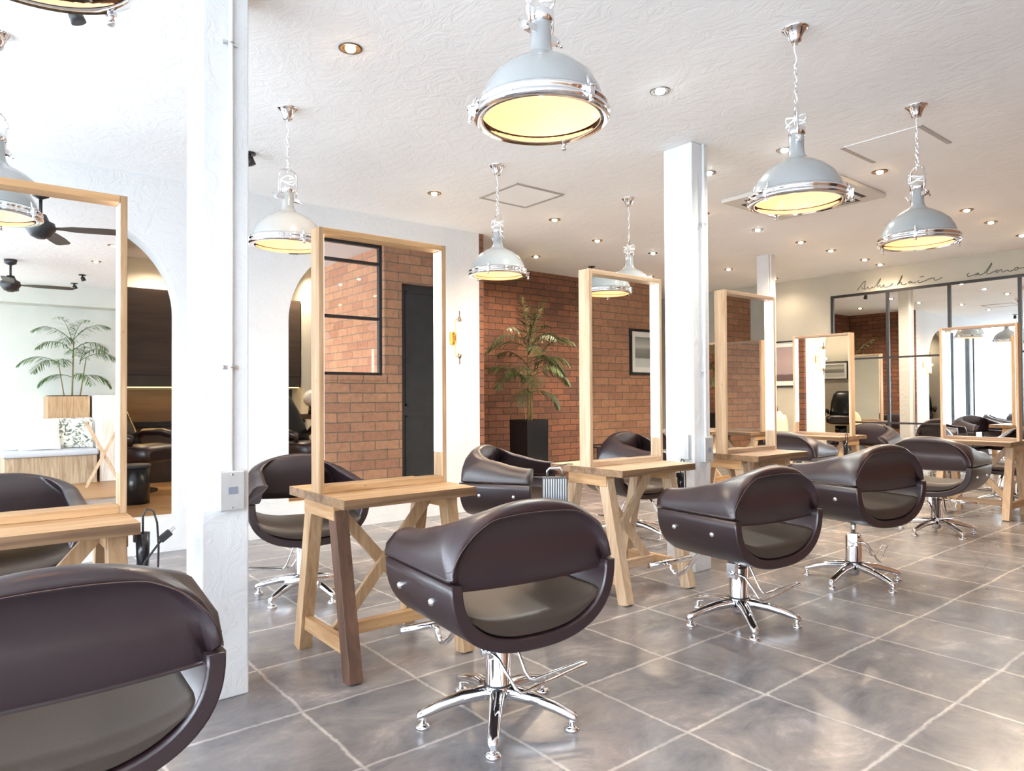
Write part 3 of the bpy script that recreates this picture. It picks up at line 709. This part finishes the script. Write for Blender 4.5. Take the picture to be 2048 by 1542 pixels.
# ---------------------------------------------------------------- hatches, air conditioner
h1 = thing('ceiling_hatch', 'square access hatch with a thin grey frame in the white ceiling', 'hatch', (3.755, 4.56, ZC))
MB().box((-.25, -.25, -.004), (.25, .25, 0)).build('panel', 'ceiling_plaster', h1)
MB().box((-.262, -.262, -.008), (-.238, .262, 0)).box((.238, -.262, -.008), (.262, .262, 0)).box((-.238, .238, -.008), (.238, .262, 0)).box((-.238, -.262, -.008), (.238, -.238, 0)).build('frame', 'hatch_grey', h1)
h2 = thing('ceiling_vent', 'square ceiling vent panel with two dark slots by the rightmost pendant', 'vent', (5.045, 2.05, ZC))
MB().box((-.255, -.235, -.005), (.255, .235, 0)).build('panel', 'ceiling_plaster', h2, bevel=.002)
for s in (-1, 1): MB().box((-.25, s*.25-.014, -.006), (.25, s*.25+.014, 0)).build('slot', 'hatch_grey', h2)
ac = thing('ceiling_air_conditioner', 'square four-way cassette air conditioner recessed in the ceiling', 'air conditioner', (5.70, 3.08, ZC))
MB().box((-.49, -.49, -.04), (.49, .49, 0)).build('casing', 'ac_white', ac, bevel=.012)
MB().box((-.22, -.22, -.049), (.22, .22, -.04)).build('intake_grille', 'ac_white', ac, bevel=.004)
mb = MB()
for i in range(12): mb.box((-.20, -.20+i*.035, -.052), (.20, -.192+i*.035, -.049))
mb.build('grille_slat', 'hatch_grey', ac)
for k in range(4):
    m = rotm(0, 0, k*pi/2); fl = MB().obox(m @ Vector((0, .36, -.041)), (.62, .085, .004), m).build('air_slot', 'black_matte', ac)
    MB().obox(m @ Vector((0, .352, -.047)), (.58, .036, .004), m @ rotm(.25)).build('louvre', 'ac_white', fl)

# ================================================================= wall lamp
sc_ = thing('wall_lamp', 'brass wall lamp with a glowing glass tube on the white wall', 'lamp', (3.93, YL, 1.79))
MB().box((-.035, -.022, -.065), (.035, 0, .065)).build('backplate', 'brass', sc_, bevel=.003)
MB().tube([(0, -.022, .03), (0, -.05, .03), (0, -.055, .06), (0, -.055, .17), (0, -.07, .19), (0, -.12, .19)], .005, 8).tube([(0, -.022, -.03), (0, -.05, -.03), (0, -.055, -.06), (0, -.055, -.17), (0, -.07, -.19), (0, -.12, -.19)], .005, 8).build('arm', 'brass', sc_)
for s in (-1, 1): MB().lathe([(.0, s*.27), (.006, s*.27), (.006, s*.215), (.016, s*.205), (.020, s*.19), (.020, s*.155), (0, s*.155)], (0, -.13, 0), 16).build('end_cap', 'bronze', sc_)
MB().cyl((0, -.13, -.155), (0, -.13, .155), .022, n=18).build('glass_tube', 'tube_warm', sc_)
l = bpy.data.lights.new('wall_lamp_light', 'POINT'); l.energy = 4; l.color = (1, .72, .42); l.shadow_soft_size = .015
o = bpy.data.objects.new('wall_lamp_light', l); C.objects.link(o); o.location = (3.93, YL-.17, 1.79)

# ================================================================= far wall mirror, writing, picture
wm = thing('wall_mirror', 'large black steel framed grid mirror on the far beige wall', 'mirror', (XF, 3.0, 0))
yv = [1.88, 1.12, .37, -.38, -1.13]
for i in range(4): MB().box((-.016, yv[i+1]+.015, .05), (-.008, yv[i]-.015, 2.58)).build('mirror_pane', 'mirror', wm)
mb = MB()
for y in yv: mb.box((-.035, y-.018, .02), (-.0005, y+.018, 2.61))
mb.box((-.034, yv[-1], 2.575), (-.001, yv[0], 2.61)).box((-.034, yv[-1], .02), (-.001, yv[0], .05))
for z in (1.69, .80): mb.box((-.032, yv[-1], z-.012), (-.001, yv[0], z+.012))
mb.build('frame', 'black_metal', wm)
# handwriting, traced as strokes in the plane of the wall; (crop x, crop y) of the strokes -> metres along the wall
def wpt(px, py):   # traced point -> metres on the wall plane
    d = (r2*(px-1024) + u2*(-(py-771)) + f_*1377.8); k = (XF-.004)/d.x
    return (XF-.004, d.y*k, 1.2+d.z*k)
words = {'Aube': [[(92,258),(125,212),(160,165),(190,140),(198,145),(188,175),(183,210),(186,240)],[(150,222),(168,240),(190,245),(215,225),(232,210),(228,236),(246,242),(268,228),(285,210),(288,228),(305,225),(340,180),(380,115),(389,104),(385,125),(358,175),(342,208),(348,218),(372,196),(384,192),(378,212),(392,222),(418,205),(438,188),(426,185),(414,200),(430,215),(470,215),(515,198),(538,170)]],
 'hair': [[(598,190),(630,130),(655,72),(662,66),(655,95),(632,143),(612,178),(640,155),(650,160),(650,180),(680,188),(715,170)],[(772,143),(745,150),(738,165),(755,168),(775,155),(784,143),(778,158),(800,165),(835,150)],[(868,128),(850,150),(870,160),(910,152),(960,132),(1005,108),(1040,102),(1072,100),(1062,122),(1085,132),(1130,115),(1168,90)],[(880,90),(906,84),(933,78)]],
 'calmo': [[(180,305),(150,325),(135,350),(150,372),(190,372),(230,355),(275,340)],[(370,305),(320,315),(290,345),(310,352),(350,325),(368,315),(365,340),(390,345),(440,330),(480,305),(530,250),(580,170),(625,105),(628,125),(590,200),(545,265),(522,308),(550,325),(600,310),(650,285),(700,262),(745,240),(705,295),(735,300),(770,265),(815,235),(825,245),(830,280),(850,290),(900,260),(948,245),(965,270),(1000,270),(1060,245)],[(1145,190),(1090,205),(1075,235),(1095,255),(1130,245),(1150,215),(1135,200),(1180,215),(1265,195),(1300,190)]]}
for wd in words: words[wd] = [[(1920+x/9.883, 515+y/9.883) if wd == 'calmo' else (1700+x/6.325, 540+y/6.325) for x, y in st] for st in words[wd]]
for wd, strokes in words.items():
    mb = MB()
    for s in strokes: mb.tube([wpt(*p) for p in s], .0045, 5)
    tag(mb.build('wall_lettering', 'ink'), {'Aube': 'thin handwritten word Aube on the beige wall above the grid mirror', 'hair': 'thin handwritten word hair on the wall, middle of the three words', 'calmo': 'thin handwritten word calmo on the wall, at the right edge'}[wd], 'lettering', 'handwritten wall lettering')
def picture(name, label, loc, rz, w_, h_, mat, mat2, bw=.02, brd=.07):
    t = thing(name, label, 'picture', loc, rz)
    mb = MB().box((-w_/2, -.025, -h_/2), (-w_/2+bw, 0, h_/2)).box((w_/2-bw, -.025, -h_/2), (w_/2, 0, h_/2)).box((-w_/2+bw, -.025, h_/2-bw), (w_/2-bw, 0, h_/2)).box((-w_/2+bw, -.025, -h_/2), (w_/2-bw, 0, -h_/2+bw))
    mb.build('frame', mat2, t)
    MB().box((-w_/2+bw, -.012, -h_/2+bw), (w_/2-bw, -.001, h_/2-bw)).build('mount', 'mat_board', t)
    MB().box((-w_/2+bw+brd, -.014, -h_/2+bw+brd), (w_/2-bw-brd, -.012, h_/2-bw-brd)).build('print', mat, t)
    return t
picture('framed_picture', 'framed dusk landscape print with white mount on the far beige wall', (XF, 5.72, 1.66), -pi/2, .62, .70, 'art_dusk', 'black_metal')
picture('framed_picture', 'black framed misty print on the brick wall, seen reflected in the pale mirror', (7.28, YR, 1.78), pi, .62, .62, 'art_mist', 'black_gloss', .035)
picture('framed_picture', 'small framed print on the beige wall of the back room behind the arches', (-.85, 7.95, 1.75), pi/2, .62, .42, 'art_mist', 'black_metal', .015, .06)
# ---------------------------------------------------------------- palms
def frond(base, az, elev, length, n=30, droop=1.0, lw=.0115, ll=.22, seed=0):
    rnd = random.Random(seed); mb = MB(); pts = []; p = Vector(base); d = Vector((cos(az)*cos(elev), sin(az)*cos(elev), sin(elev)))
    K = n; step = length/K
    for i in range(K+1):
        pts.append(p.copy()); d.z -= droop*.055*(.4+i/K); d.normalize(); p = p + d*step
    mb.tube(pts, [lerp(.006, .0015, i/K) for i in range(K+1)], 5)
    for i in range(5, K+1):
        t = pts[min(i+1, K)] - pts[i-1]; t.normalize(); side = t.cross(Vector((0, 0, 1)))
        if side.length < .01: side = Vector((1, 0, 0))
        side.normalize(); u = i/K; L_ = ll*(sin(pi*min(1, u*.85+.12)))**.6*(.9+.2*rnd.random())
        for s in (-1, 1):
            dr = (side*s*(.6+.4*rnd.random()) + t*.68 + Vector((0, 0, -.55+.62*rnd.random()))).normalized(); q = [pts[i]]; dd = dr.copy()
            for k in range(3): q.append(q[-1]+dd*L_/3); dd.z -= .24; dd.normalize()
            wv = dd.cross(Vector((0, 0, 1))).normalized() if abs(dd.z) < .99 else side
            up = Vector((0, 0, 1)).cross(dr).normalized()*lw*.5; h = Vector((0, 0, .0))
            vs = [q[0]-up*.3, q[0]+up*.3, q[1]-up, q[1]+up+h, q[2]-up*.8, q[2]+up*.8, q[3]]
            mb.add(vs, [(0, 1, 3, 2), (2, 3, 5, 4), (4, 5, 6)], True)
    return mb
def palm(t, z0, stems, fronds, mat):
    for x, y, lx, ly, h, r in stems:
        MB().tube([(x+lx*q/6, y+ly*q/6, z0+h*q/6) for q in range(7)], [lerp(r, r*.6, q/6) for q in range(7)], 8).build('stem', 'palm_stem', t)
    for i, (bx, by, bz, az, el, ln, dr) in enumerate(fronds):
        frond((bx, by, z0+bz), R(az), R(el), ln, droop=dr, seed=i*3+1).build('frond', mat, t)
pp = thing('potted_palm', 'tall palm in a square black planter in front of the brick wall', 'plant', (5.55, 6.62, 0))
pl = MB(); rr = [[(sx_*a, sy_*a, z) for sx_, sy_ in ((-1,-1),(1,-1),(1,1),(-1,1))] for a, z in ((.165, 0), (.172, .90), (.157, .90), (.155, .84))]
pl.rings(rr, (True, True), sm=False); pl.build('planter', 'black_gloss', pp)
MB().box((-.154, -.154, .80), (.154, .154, .862)).build('soil', 'soil', pp)
palm(pp, .86, [(0, 0, .02, .03, .95, .016), (.05, .03, .10, .02, .75, .011), (-.04, .02, -.06, .0, .6, .010), (.02, -.04, -.02, .0, .4, .009)],
     [(0, 0, .9, 200, 55, .62, 1.1), (.02, 0, .95, 20, 58, .62, 1.0), (0, 0, 1.0, 100, 82, .62, .5), (0, 0, .98, 300, 76, .60, .7), (0, 0, .92, 150, 35, .60, 1.2), (.02, 0, .9, -30, 45, .66, 1.2),
      (0, 0, .85, 250, 40, .55, 1.4), (.1, 0, .72, 10, 35, .55, 1.3), (.1, 0, .70, -50, 45, .52, 1.4), (.1, 0, .74, 320, 62, .55, 1.0), (-.08, 0, .55, 185, 30, .55, 1.4), (-.08, 0, .58, 225, 45, .5, 1.3),
      (-.08, 0, .55, 150, 50, .5, 1.2), (0, 0, .38, 210, 28, .52, 1.6), (0, -.04, .38, 330, 20, .45, 1.6), (0, 0, .8, 330, 25, .55, 1.5), (0, 0, .7, 120, 55, .5, 1.2), (0, 0, .97, 60, 66, .62, .8), (0, 0, .97, 240, 66, .62, .8), (0, 0, .95, 0, 48, .6, 1.1), (0, 0, .95, 180, 42, .6, 1.2),
      (0, 0, .88, 270, 50, .6, 1.2), (0, 0, .6, 290, 40, .55, 1.3), (.1, 0, .6, 340, 30, .55, 1.4), (-.08, 0, .5, 250, 35, .55, 1.3), (-.08, 0, .48, 200, 50, .5, 1.2), (.1, 0, .66, 30, 55, .5, 1.1)], 'palm_green')

# ---------------------------------------------------------------- ribbed case hanging at the pale table
rc = thing('ribbed_case', 'silver ribbed metal case with a carrying handle at the end of the pale table', 'case', (2.80, 3.10, .575), R(-38))
MB().box((-.075, -.022, -.10), (.075, .022, .135)).build('case_body', 'case_grey', rc, bevel=.006)
mb = MB()
for i in range(10): mb.cyl((-.0655+i*.01455, -.0215, -.085), (-.0655+i*.01455, -.0215, .122), .0042, n=8)
mb.build('ribs', 'rib_silver', rc)
MB().tube([(-.045, 0, .135), (-.045, 0, .170), (-.030, 0, .185), (.030, 0, .185), (.045, 0, .170), (.045, 0, .135)], .008, 10).build('handle', 'trim_nickel', rc)
MB().tube([(-.01, .0, .176), (.0, .0, .190), (.03, .02, .200), (.09, .085, .202), (.12, .11, .198)], .003, 6).build('hook', 'black_metal', rc)
# ---------------------------------------------------------------- iron holders with cords
def holder(label, x, y, z, plug):
    t = thing('iron_holder', label, 'holder', (x, y, z))
    MB().cyl((0, 0, -.15), (0, 0, .0), .020, .024, n=18).cyl((.0, 0, -.155), (0, 0, -.15), .022, n=18).box((-.030, -.012, -.03), (-.018, .012, .0)).build('tube', 'black_gloss', t)
    MB().tube([(0, 0, -.02), (0, 0, .06), (.012, 0, .085), (.035, 0, .075), (.047, 0, .03), (.052, 0, -.06), (.050, 0, -.14), (.03, -.01, -.20), (.0, -.01, -.215), (-.02, 0, -.19)], .0038, 7).build('cord', 'black_matte', t)
    if plug:
        MB().tube([(-.02, -.03, -.16), (.0, -.035, -.10), (.03, -.035, -.06), (.055, -.03, -.03)], .004, 7).build('plug_cord', 'black_matte', t)
        m = rotm(0, R(52), 0); p = MB().obox((.068, -.03, -.016), (.026, .018, .045), m).build('plug', 'black_matte', t, bevel=.004)
        MB().beam((.080, -.026, -.002), (.098, -.026, .014), .0014, .006).beam((.084, -.034, -.006), (.102, -.034, .010), .0014, .006).build('prong', 'satin_metal', p)
    return t
holder('black iron holder with loose cord and plug at the end of the leftmost table', .515, 2.80, .71, True)
hb = holder('black iron holder with cord under the right end of the pale mirror table', 3.62, 2.80, .70, False)
dup(hb, (7.36, 3.53, .70), 0, 'black holder under the small sideways mirror table')
tg = thing('cable_tassel', 'black cable plug dangling in front of the second pillar base', 'plug', (3.86, 2.70, 0))
MB().tube([(-.20, .08, .52), (-.12, .05, .40), (-.03, .02, .33), (0, 0, .26)], .004, 7).build('cable', 'black_matte', tg)
MB().cyl((0, 0, .20), (0, 0, .27), .016, .008, n=12).build('plug', 'black_matte', tg, bevel=.002)

# ================================================================= back room behind the arches
XC = -.8
uc = thing('upper_cabinet', 'dark brown panelled upper cabinet behind the left arch, amber strip below', 'cabinet', (0, YS-.012, 0))
x0 = XC
for i, (a, c) in enumerate(((x0, .1), (.1, 1.0), (1.0, 2.35), (2.35, 3.585))): MB().box((a+.002, -.35, 1.47), (c-.002, 0, 2.50)).build('door', 'brown_veneer', uc, bevel=.003)
MB().box((x0, -.33, 1.33), (3.585, 0, 1.468)).build('pelmet', 'dark_panel', uc)
MB().box((x0, -.28, 1.322), (3.585, -.25, 1.33)).build('light_strip', 'strip_amber', uc)
l = bpy.data.lights.new('strip_light', 'AREA'); l.shape = 'RECTANGLE'; l.size = 3.8; l.size_y = .03; l.energy = 16; l.color = (1, .6, .2)
o = bpy.data.objects.new('strip_light', l); C.objects.link(o); o.location = (1.25, YS-.27, 1.318)
bs = thing('backsplash_counter', 'black-brown counter along the back room wall below the amber light', 'counter', (0, YS-.012, .2))
MB().box((x0, -.02, .72), (3.585, 0, 1.1)).build('splashback', 'brown_veneer', bs)
MB().box((x0, -.5, .66), (3.585, -.0, .72)).build('countertop', 'black_gloss', bs)
for a, c in ((x0, .1), (.1, 1.0), (1.0, 2.2), (2.2, 3.585)): MB().box((a+.002, -.46, .0), (c-.002, -.02, .655)).build('cupboard', 'dark_panel', bs, bevel=.003)
def shampoo_chair(label, x, y, rz):
    t = thing('shampoo_chair', label, 'chair', (x, y, .2), rz, 'black shampoo recliners')
    MB().cyl((0, 0, 0), (0, 0, .02), .24, n=28).cyl((0, 0, .02), (0, 0, .28), .12, n=24).build('pedestal', 'black_gloss', t)
    rr = []
    for y_, z_, w_, h_ in ((.42, .40, .20, .05), (.38, .42, .26, .09), (.20, .42, .28, .10), (-.05, .40, .28, .10), (-.18, .42, .27, .10)):
        rr.append([(w_*math.copysign(abs(cos(a))**.5, cos(a)), y_, z_+h_*math.copysign(abs(sin(a))**.5, sin(a))) for a in [2*pi*k/20 for k in range(20)]])
    MB().rings(rr).build('seat', 'leather', t)
    rr = []
    for y_, z_, w_, h_ in ((-.14, .46, .25, .07), (-.22, .62, .25, .08), (-.32, .82, .23, .08), (-.40, .98, .19, .07), (-.44, 1.05, .13, .04)):
        rr.append([(w_*math.copysign(abs(cos(a))**.6, cos(a)), y_+h_*math.copysign(abs(sin(a))**.6, sin(a)), z_+.3*h_*sin(a)) for a in [2*pi*k/20 for k in range(20)]])
    MB().rings(rr).build('backrest', 'black_gloss', t)
    for s in (-1, 1):
        MB().tube([(s*.30, .26, .52), (s*.31, .30, .58), (s*.31, .1, .62), (s*.30, -.15, .62), (s*.28, -.22, .55)], [.03, .04, .042, .04, .03], 12).build('armrest', 'leather', t)
    return t
sh = shampoo_chair('black reclining shampoo chair inside the left arch', 1.42, 8.25, R(215))
dup(sh, (3.0, 7.6, .2), R(200), 'black shampoo chair behind the right arch, only its round top visible')
dup(sh, (-.3, 7.55, .2), R(250), 'black shampoo recliner deep in the back room, reflected in the small sideways mirror')
bk = thing('waste_bin', 'black cylindrical bin on the wooden floor inside the left arch', 'bin', (1.28, 7.35, .2))
MB().lathe([(0, 0), (.13, 0), (.135, .36), (.12, .36), (.115, .33), (0, .33)], n=28).build('bin_body', 'black_gloss', bk); MB().lathe([(.136, .34), (.142, .345), (.142, .365), (.13, .37), (.0, .375)], n=28).build('lid', 'black_matte', bk)
# round wooden mirror lamp on the dark panel, flask on a shelf
rl = thing('shelf', 'small dark wall shelf inside the right arch holding a white globe lamp', 'shelf', (3.60, 8.4, .92))
MB().box((-.22, -.3, 0), (0, .3, .06)).build('board', 'brown_veneer', rl); MB().box((-.12, -.02, -.14), (0, .02, 0)).build('bracket', 'black_metal', rl)
gl = thing('globe_lamp', 'small white globe lamp on dark foot inside the right arch', 'lamp', (3.47, 8.42, .98))
MB().cyl((0, 0, 0), (0, 0, .10), .05, .04, n=18).build('foot', 'brown_veneer', gl); MB().ball((0, 0, .20), .11, 20).build('globe', 'ivory_plastic', gl)

# ================================================================= things by the far wall
at_ = thing('armchair', 'low dark armchair by the far beige wall, buried under a cream throw', 'chair', (8.95, 5.35, 0), R(60))
MB().box((-.30, -.28, .12), (.30, .28, .42)).build('seat', 'dark_panel', at_, bevel=.04); MB().box((-.30, .20, .40), (.30, .32, .86)).build('backrest', 'dark_panel', at_, bevel=.05)
for s in (-1, 1):
    MB().box((s*.29-.05, -.28, .12), (s*.29+.05, .3, .60)).build('armrest', 'dark_panel', at_, bevel=.03)
    for q in (-1, 1): MB().cyl((s*.25, q*.22, 0), (s*.25, q*.22, .13), .02).build('leg', 'black_metal', at_)
def draped(name, mat, w_, d_, h_, seed, fold=6):
    rnd = random.Random(seed); K = 30; mb = MB(); vs = []; fs = []; a1, a2 = rnd.random()*6, rnd.random()*6
    for i in range(K+1):
        for j in range(K+1):
            u = -1+2*i/K; v = -1+2*j/K; r = max(abs(u), abs(v)); e = (1-r**3)
            z = h_*e**.6 + .035*sin(fold*u+a1+2*v)*(.3+r) + .02*sin(fold*1.7*v+a2)*(.4+r)
            vs.append((u*w_/2*(1-.18*(1-e)), v*d_/2*(1-.18*(1-e)), max(z, 0)))
    for i in range(K):
        for j in range(K): a = i*(K+1)+j; fs.append((a, a+K+1, a+K+2, a+1))
    mb.add(vs, fs, True); o = mb.build(name, mat); md = o.modifiers.new('thick', 'SOLIDIFY'); md.thickness = .008; return o
o = draped('throw_blanket', 'throw_cream', .56, .50, .34, 4, 9); o.location = (8.84, 5.25, .60); o.rotation_euler = (0, 0, .5); tag(o, 'crumpled cream throw blanket heaped in front of the beige wall', 'blanket')
o = draped('jacket', 'towel_brown', .42, .36, .20, 9, 6); o.location = (9.02, 5.50, .90); o.rotation_euler = (0, 0, .9); tag(o, 'dark brown garment on top of the cream throw', 'garment')

o = draped('jacket', 'cloth_mauve', .50, .30, .24, 13, 7); o.location = (9.0, .85, .86); tag(o, 'mauve garment draped over a chair back, seen reflected in the fourth mirror', 'garment')

# ================================================================= lobby behind the camera, seen in the leftmost mirror
bn = thing('bench', 'wooden lobby bench with a grey seat pad, reflected in the leftmost mirror', 'bench', (0, YB, 0))
MB().box((.44, .02, 0), (1.50, 1.50, .40)).build('base', 'wood_grey_z', bn, bevel=.004); MB().box((.41, .04, .401), (1.52, 1.53, .48)).build('seat_pad', 'cushion_grey', bn, bevel=.025)
pb = thing('planter_box', 'tall wooden planter box with a bright green palm, reflected beside the cushions', 'planter', (1.31, YB+.4, 0))
MB().box((-.33, -.38, .482), (.20, .30, 1.23)).build('box', 'wood_z', pb, bevel=.004); MB().box((-.30, -.35, 1.20), (.18, .27, 1.245)).build('soil', 'soil', pb)
palm(pb, 1.22, [(0, 0, .02, 0, .85, .013), (.10, .03, .08, .0, .6, .010), (-.1, 0, -.08, 0, .55, .009)],
     [(0, 0, .85, 170, 50, .60, 1.2), (0, 0, .85, 20, 55, .60, 1.1), (0, 0, .82, 70, 60, .65, 1.1), (0, 0, .8, 110, 35, .6, 1.3), (.1, 0, .55, -10, 40, .6, 1.2), (.1, 0, .55, 50, 50, .55, 1.2),
      (-.15, 0, .5, 180, 35, .6, 1.2), (-.15, 0, .5, 140, 25, .55, 1.3), (0, 0, .3, 190, 25, .5, 1.3), (0, 0, .3, 60, 30, .5, 1.4), (.1, 0, .3, 0, 25, .5, 1.4), (0, 0, .6, 90, 40, .6, 1.2), (0, 0, .85, 120, 60, .6, 1.0), (0, 0, .7, 150, 40, .6, 1.2), (0, 0, .7, 40, 40, .6, 1.2), (-.1, 0, .45, 100, 40, .55, 1.2), (.1, 0, .5, 80, 60, .5, 1.1)], 'palm_bright')
for i, (x, y, rz, mt, lb, s) in enumerate(((.64, YB+1.0, .12, 'cushion_white', 'plain white cushion lying on the lobby bench, reflected at far left', 1), (.84, YB+1.18, -.08, 'cushion_white', 'plain white cushion beside the patterned one, reflected in the mirror', 1), (1.26, YB+.98, .06, 'floral', 'white cushion with dark leaf pattern against the planter, in reflection', 1))):
    o = pillow('cushion', mt, .50, .46, .16, i+11); o.location = (x, y, .70); o.rotation_euler = (R(72), 0, rz+pi); tag(o, lb, 'cushion')
tag(MB().box((1.54, YB+.01, 0), (2.5, YB+1.45, 1.24)).build('partition', 'lit_wood_z', None, bevel=.004), 'wooden half-height partition with bright light painted in, behind the folding stand, in reflection', 'partition')
struct(MB().box((XW, YB, 0), (3.75, -3.6, .012)).build('floor_lobby', 'wood_floor'))
xs = thing('folding_stand', 'folding X-legged wooden stand in front of the planter, seen in the mirror', 'stand', (1.52, -4.95, .012), .15)
for s in (-1, 1):
    MB().beam((-.20, s*.22, 0), (.20, s*.22, .84), .03, .018).build('leg', 'wood_pale_z', xs); MB().beam((.20, s*.20, 0), (-.20, s*.20, .84), .03, .018).build('leg', 'wood_pale_z', xs)
    MB().box((s*.20-.02, -.24, .835), (s*.20+.02, .24, .865)).build('top_rail', 'wood_pale_x', xs)
MB().cyl((0, -.22, .42), (0, .22, .42), .012).build('pivot_rod', 'wood_pale_x', xs)
def fan(label, x, y, rz, zt):
    t = thing('ceiling_fan', label, 'fan', (x, y, 0), rz, 'black ceiling fans')
    MB().lathe([(0, ZC), (.07, ZC), (.06, ZC-.05), (.02, ZC-.07), (0, ZC-.07)], n=24).build('mount', 'black_metal', t)
    MB().cyl((0, 0, zt+.05), (0, 0, ZC-.05), .013).build('rod', 'black_metal', t)
    MB().lathe([(0, zt+.10), (.04, zt+.10), (.06, zt+.05), (.10, zt+.03), (.11, zt-.02), (.07, zt-.08), (.03, zt-.10), (0, zt-.10)], n=28).build('motor', 'black_metal', t)
    for k in range(4):
        m = Matrix.Rotation(k*pi/2, 3, 'Z') @ Matrix.Rotation(.16, 3, 'X'); rr = []
        for s, w_ in ((.10, .02), (.16, .03), (.24, .055), (.45, .065), (.62, .06), (.66, .04)):
            rr.append([m @ Vector((s, w_*a, .006*b_)) + Vector((0, 0, zt-.01)) for a, b_ in ((-1, -.5), (1, -.5), (1, .5), (-1, .5))])
        MB().rings(rr, sm=False).build('blade', 'dark_panel', t)
    return t
fa = fan('black ceiling fan nearest in the leftmost mirror reflection', .50, -.95, .35, 2.62)
dup(fa, (.46, -4.6, 0), .1, 'black ceiling fan farther back in the leftmost mirror reflection')
mr = thing('magazine_rack', 'low black metal rack against the brick wall, reflected in the pale mirror', 'rack', (6.15, YR+.25, 0))
mb = MB()
for sx_ in (-1, 1):
    for sy_ in (-1, 1): mb.box((sx_*.2-.014, sy_*.16-.014, 0), (sx_*.2+.014, sy_*.16+.014, .58))
for z in (.02, .3, .565):
    for s in (-1, 1): mb.box((-.2, s*.16-.01, z), (.2, s*.16+.01, z+.018)); mb.box((s*.2-.01, -.16, z), (s*.2+.01, .16, z+.018))
mb.build('frame', 'black_metal', mr); MB().box((-.19, -.15, .305), (.19, .15, .315)).build('shelf', 'black_matte', mr)
